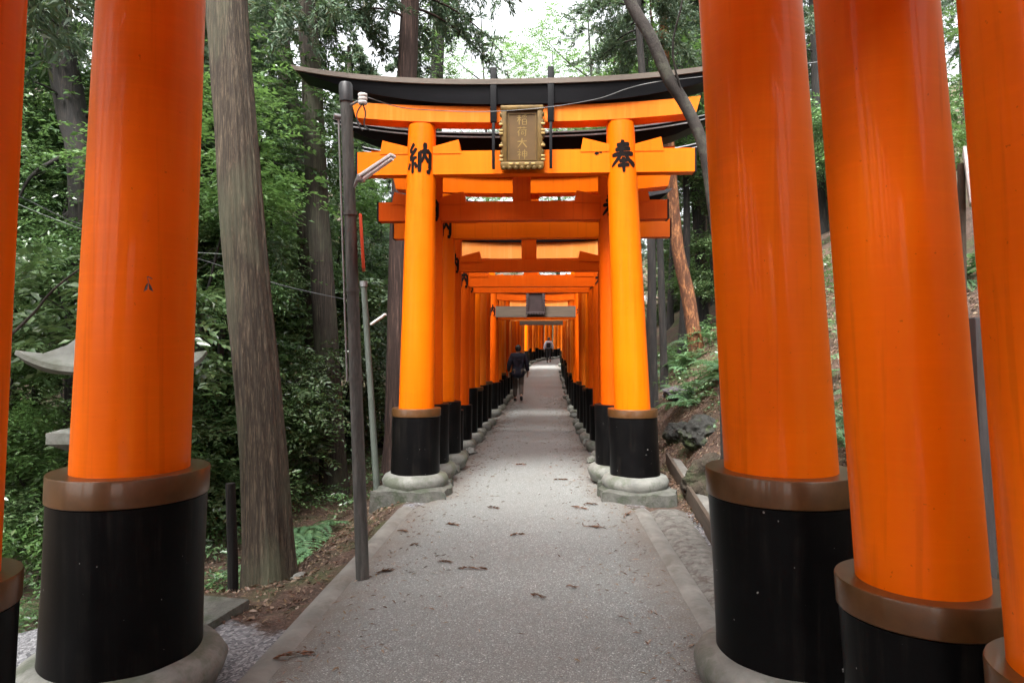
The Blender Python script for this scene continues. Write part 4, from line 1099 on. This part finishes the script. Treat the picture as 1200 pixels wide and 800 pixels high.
# drain at right: dark plank edge and concrete lip
d0, d1 = Vector((1.62, 5.1, 0)), Vector((2.25, 9.9, 0))
dd = (d1 - d0); ang = math.atan2(dd.y, dd.x); mid = (d0 + d1) / 2
root = empty('drain_edge', mid, ang); tag(root, 'dark plank edged concrete drain running along the right bank', 'drain')
mb = MB(); mb.box((0, 0, .02), (dd.length, .04, .24), bev=.006); mb.build('plank', m_simple('wet_plank', (.075, .055, .04), .6, .4, 5, bstr=.4, stretch=(.5, 4, 4)), root, 40)
mb = MB(); mb.box((0, -.10, .015), (dd.length - .05, .15, .10), bev=.01); mb.build('concrete_lip', CONC, root, 40)
# white notice and grey post seen in the slit between the right pillars
b = Vector((P(1160, 600, 3.2).x, 3.2, .0)); tp = P(1144, 372, 3.2)
mb = MB(); q = tp - b; mb.box(q / 2, (.075, .06, q.length), q.normalized().to_track_quat('Z', 'Y').to_matrix().to_4x4(), bev=.006)
o = mb.build('wooden_post', m_simple('grey_post', (.09, .085, .085), .7, .3, 6, bstr=.3, stretch=(5, 5, .5)), None, 40); o.location = b; tag(o, 'plain grey wooden post standing in the slit between the right hand pillars', 'post')
c = P(1134, 208, 4.2); mb = MB(); mb.box((0, 0, 0), (.018, .26, .34), Matrix.Rotation(R(-7), 4, 'Y') @ Matrix.Rotation(R(-33), 4, 'Z'), bev=.004)
root = empty('notice_board', (c.x, c.y, ground(c.x, c.y))); tag(root, 'white notice board on a post seen edge on between the right hand pillars', 'notice board')
mb.v = [(v[0], v[1], v[2] + c.z - root.location.z) for v in mb.v]; mb.build('board', WHITE, root, 40)
mb = MB(); mb.tube([(0.02, .06, -.1), (.0, .06, c.z - root.location.z + .1)], [.025, .022], 10); mb.build('post', GREYT, root, 60)
# dark leaf stuck on the thick left pillar
c = P(174, 336, 3.25 - .275); mb = MB()
for s in (-1, 1): mb.add([(0, 0, .02), (s * .012, -.002, .005), (s * .022, 0, -.022), (s * .004, -.002, -.012)], [(0, 1, 2, 3)])
mb.add([(-.001, 0, .02), (.003, 0, .02), (-.004, -.001, .046), (-.007, -.001, .045)], [(0, 1, 2, 3)]); mb.add([(-.006, 0, .044), (.0, 0, .046), (.018, -.001, .036), (.016, -.001, .032)], [(0, 1, 2, 3)])
o = mb.build('stuck_leaf', m_simple('dark_leaf', (.008, .003, .002), .6), None, 0); o.location = (c.x, c.y, c.z); tag(o, 'small dark dead leaf stuck on the thick left pillar', 'leaf')

# ------------------------------------------------------------------ people
def skin_obj(name, verts, edges, radii, mat, parent, sub=2, sm=True):
    me = bpy.data.meshes.new(name + '_skeleton'); me.from_pydata(verts, edges, []); me.update()
    o = bpy.data.objects.new('skeleton', me); COL.objects.link(o)
    md = o.modifiers.new('skin', 'SKIN'); md.use_smooth_shade = True
    if not me.skin_vertices: bpy.context.view_layer.objects.active = o
    sv = me.skin_vertices[0].data if me.skin_vertices else None
    for i, r in enumerate(radii):
        rr_ = (r, r) if not isinstance(r, tuple) else r
        sv[i].radius = rr_; sv[i].use_root = (i == 0)
    if sub: s = o.modifiers.new('sub', 'SUBSURF'); s.levels = sub; s.render_levels = sub
    dg = bpy.context.evaluated_depsgraph_get(); ev = o.evaluated_get(dg)
    m2 = bpy.data.meshes.new_from_object(ev); bpy.data.objects.remove(o); bpy.data.meshes.remove(me)
    m2.name = name; m2.materials.clear()
    return link(name, m2, mat, parent, 180)
SKIN = m_simple('skin', (.42, .24, .17), .55, .08, 6, bstr=.03)
HAIR = m_simple('black_hair', (.014, .011, .010), .5, .3, 30, bstr=.3, stretch=(3, 3, 1))
def person(x, Y, H, label, top, bottom, shoe, coat_len, step, pack=None, cap=False):
    k = H / 1.75
    root = empty('person', (x, Y, pz(Y) + .006), heading(Y) * .5); tag(root, label, 'person')
    root.scale = (k, k, k)
    # legs: left leg planted ahead, right leg trailing with its heel raised (walking away from the viewer)
    hipL, hipR = (-.09, 0, .92), (.09, 0, .92)
    kneeL, ankL, toeL = (-.095, .14 * step, .50), (-.10, .17 * step, .085), (-.11, .17 * step + .13, .03)
    kneeR, ankR, toeR = (.095, .03 * step, .49), (.10, -.26 * step, .20), (.105, -.20 * step + .02, .04)
    chest, neck, head, crown = (0, .03, 1.30), (0, .04, 1.50), (0, .065, 1.60), (0, .06, 1.685)
    shL, shR = (-.19, .02, 1.42), (.19, .02, 1.42)
    elL, elR = (-.275, -.05, 1.14), (.275, .0, 1.13)
    wrL, wrR = (-.30, .03, .89), (.295, .10, .90)
    v = [(0, 0, .98), hipL, kneeL, ankL, toeL, hipR, kneeR, ankR, toeR, (0, .02, 1.15), chest, neck, head, crown, shL, elL, wrL, shR, elR, wrR]
    e = [(0, 1), (1, 2), (2, 3), (3, 4), (0, 5), (5, 6), (6, 7), (7, 8), (0, 9), (9, 10), (10, 11), (11, 12), (12, 13), (10, 14), (14, 15), (15, 16), (10, 17), (17, 18), (18, 19)]
    r = [.115, .085, .055, .037, .03, .085, .055, .037, .03, .11, .125, .052, (.078, .092), (.062, .075), .055, .038, .026, .055, .038, .026]
    for wi, w in ((16, wrL), (19, wrR)):
        s = -1 if wi == 16 else 1
        pi = len(v); v.append((w[0], w[1] + .03, w[2] - .075)); e.append((wi, pi)); r.append((.034, .018))
        for q, (dx, ln) in enumerate(((-.03, .065), (-.010, .078), (.010, .072), (.028, .055))):
            a = len(v); v.append((w[0] + dx * .5, w[1] + .04 + dx, w[2] - .075 - ln * .6)); v.append((w[0] + dx * .5 - s * .012, w[1] + .05 + dx, w[2] - .075 - ln * 1.15)); e += [(pi, a), (a, a + 1)]; r += [.0095, .008]
        a = len(v); v.append((w[0] - s * .012, w[1] + .075, w[2] - .06)); v.append((w[0] - s * .02, w[1] + .095, w[2] - .10)); e += [(pi, a), (a, a + 1)]; r += [.011, .009]
    # face and ears
    a = len(v); v.append((0, .165, 1.60)); e.append((12, a)); r.append(.016)
    for s in (-1, 1): a = len(v); v.append((s * .088, .055, 1.605)); e.append((12, a)); r.append(.016)
    skin_obj('body', v, e, r, SKIN, root)
    # hair cap
    bm = bmesh.new(); bmesh.ops.create_uvsphere(bm, u_segments=20, v_segments=14, radius=1)
    for q in bm.verts:
        c_ = q.co; f = 1 + .05 * noise.noise(c_ * 4)
        q.co = Vector((c_.x * .096 * f, c_.y * .112 * f, c_.z * .122 * f))
    bmesh.ops.delete(bm, geom=[q for q in bm.verts if (q.co.z < -.03 and q.co.y > -.01) or (q.co.y > .06 and q.co.z < .05) or q.co.z < -.085], context='VERTS')
    me = bpy.data.meshes.new('hair'); bm.to_mesh(me); bm.free()
    for q in me.vertices: q.co += Vector((0, .05, 1.635))
    hp = link('hair', me, HAIR, root, 180); so = hp.modifiers.new('thick', 'SOLIDIFY'); so.thickness = .012
    # trousers
    skin_obj('trousers', [(0, 0, .96), hipL, kneeL, (-.10, .17 * step, .11), hipR, kneeR, (.10, -.245 * step, .215)], [(0, 1), (1, 2), (2, 3), (0, 4), (4, 5), (5, 6)],
             [.135, .105, .080, .066, .105, .080, .066], bottom, root)
    for an, to in ((ankL, toeL), (ankR, toeR)):
        skin_obj('shoe', [(an[0], an[1] - .05, an[2] - .045), (an[0], an[1] + .03, an[2] - .04), to], [(0, 1), (1, 2)], [.045, .05, .042], shoe, root)
    # jacket / shirt
    v = [(0, .02, 1.15), (0, .005, .93 if coat_len > .1 else 1.0), (0, 0, .70 if coat_len > .1 else .96), chest, (0, .035, 1.45), shL, elL, (wrL[0], wrL[1] - .01, wrL[2] + .03), shR, elR, (wrR[0], wrR[1] - .01, wrR[2] + .03)]
    skin_obj('jacket' if coat_len > .1 else 'shirt', v, [(0, 1), (1, 2), (0, 3), (3, 4), (3, 5), (5, 6), (6, 7), (3, 8), (8, 9), (9, 10)],
             [(.20, .15), (.225, .17), (.235, .175), (.205, .14), (.085, .08), .095, .080, .062, .095, .080, .062], top, root)
    if pack:
        mb = MB(); mb.box((-.02, -.19, 1.20), (.27, .16, .36), bev=.05); b_ = mb.build('backpack', pack, root, 60)
        mb = MB()
        for s in (-1, 1): mb.tube(curve_pts([(s * .10, -.15, 1.02), (s * .13, -.12, 1.25), (s * .12, .0, 1.50), (s * .12, .12, 1.38)], 10), [.018] * 11, 6)
        mb.build('strap', pack, b_, 60)
    return root
NAVY = m_simple('navy_cloth', (.012, .013, .028), .85, .25, 9, bstr=.4)
TAUPE = m_simple('brown_trousers', (.085, .062, .050), .9, .2, 9, bstr=.3)
WSHIRT = m_simple('white_shirt', (.62, .66, .74), .8, .1, 9, bstr=.2)
BLKC = m_simple('black_cloth', (.016, .015, .018), .85, .3, 9, bstr=.3)
person(.19, 21.0, 1.74, 'person walking away in a dark navy jacket and brown trousers', NAVY, TAUPE, BLKC, .3, 1.35)
person((643 - 600) / 800 * 45.5, 45.5, 1.70, 'small distant person in a white shirt and dark trousers at the tunnel end', WSHIRT, BLKC, BLKC, 0, .5, pack=BLKC)
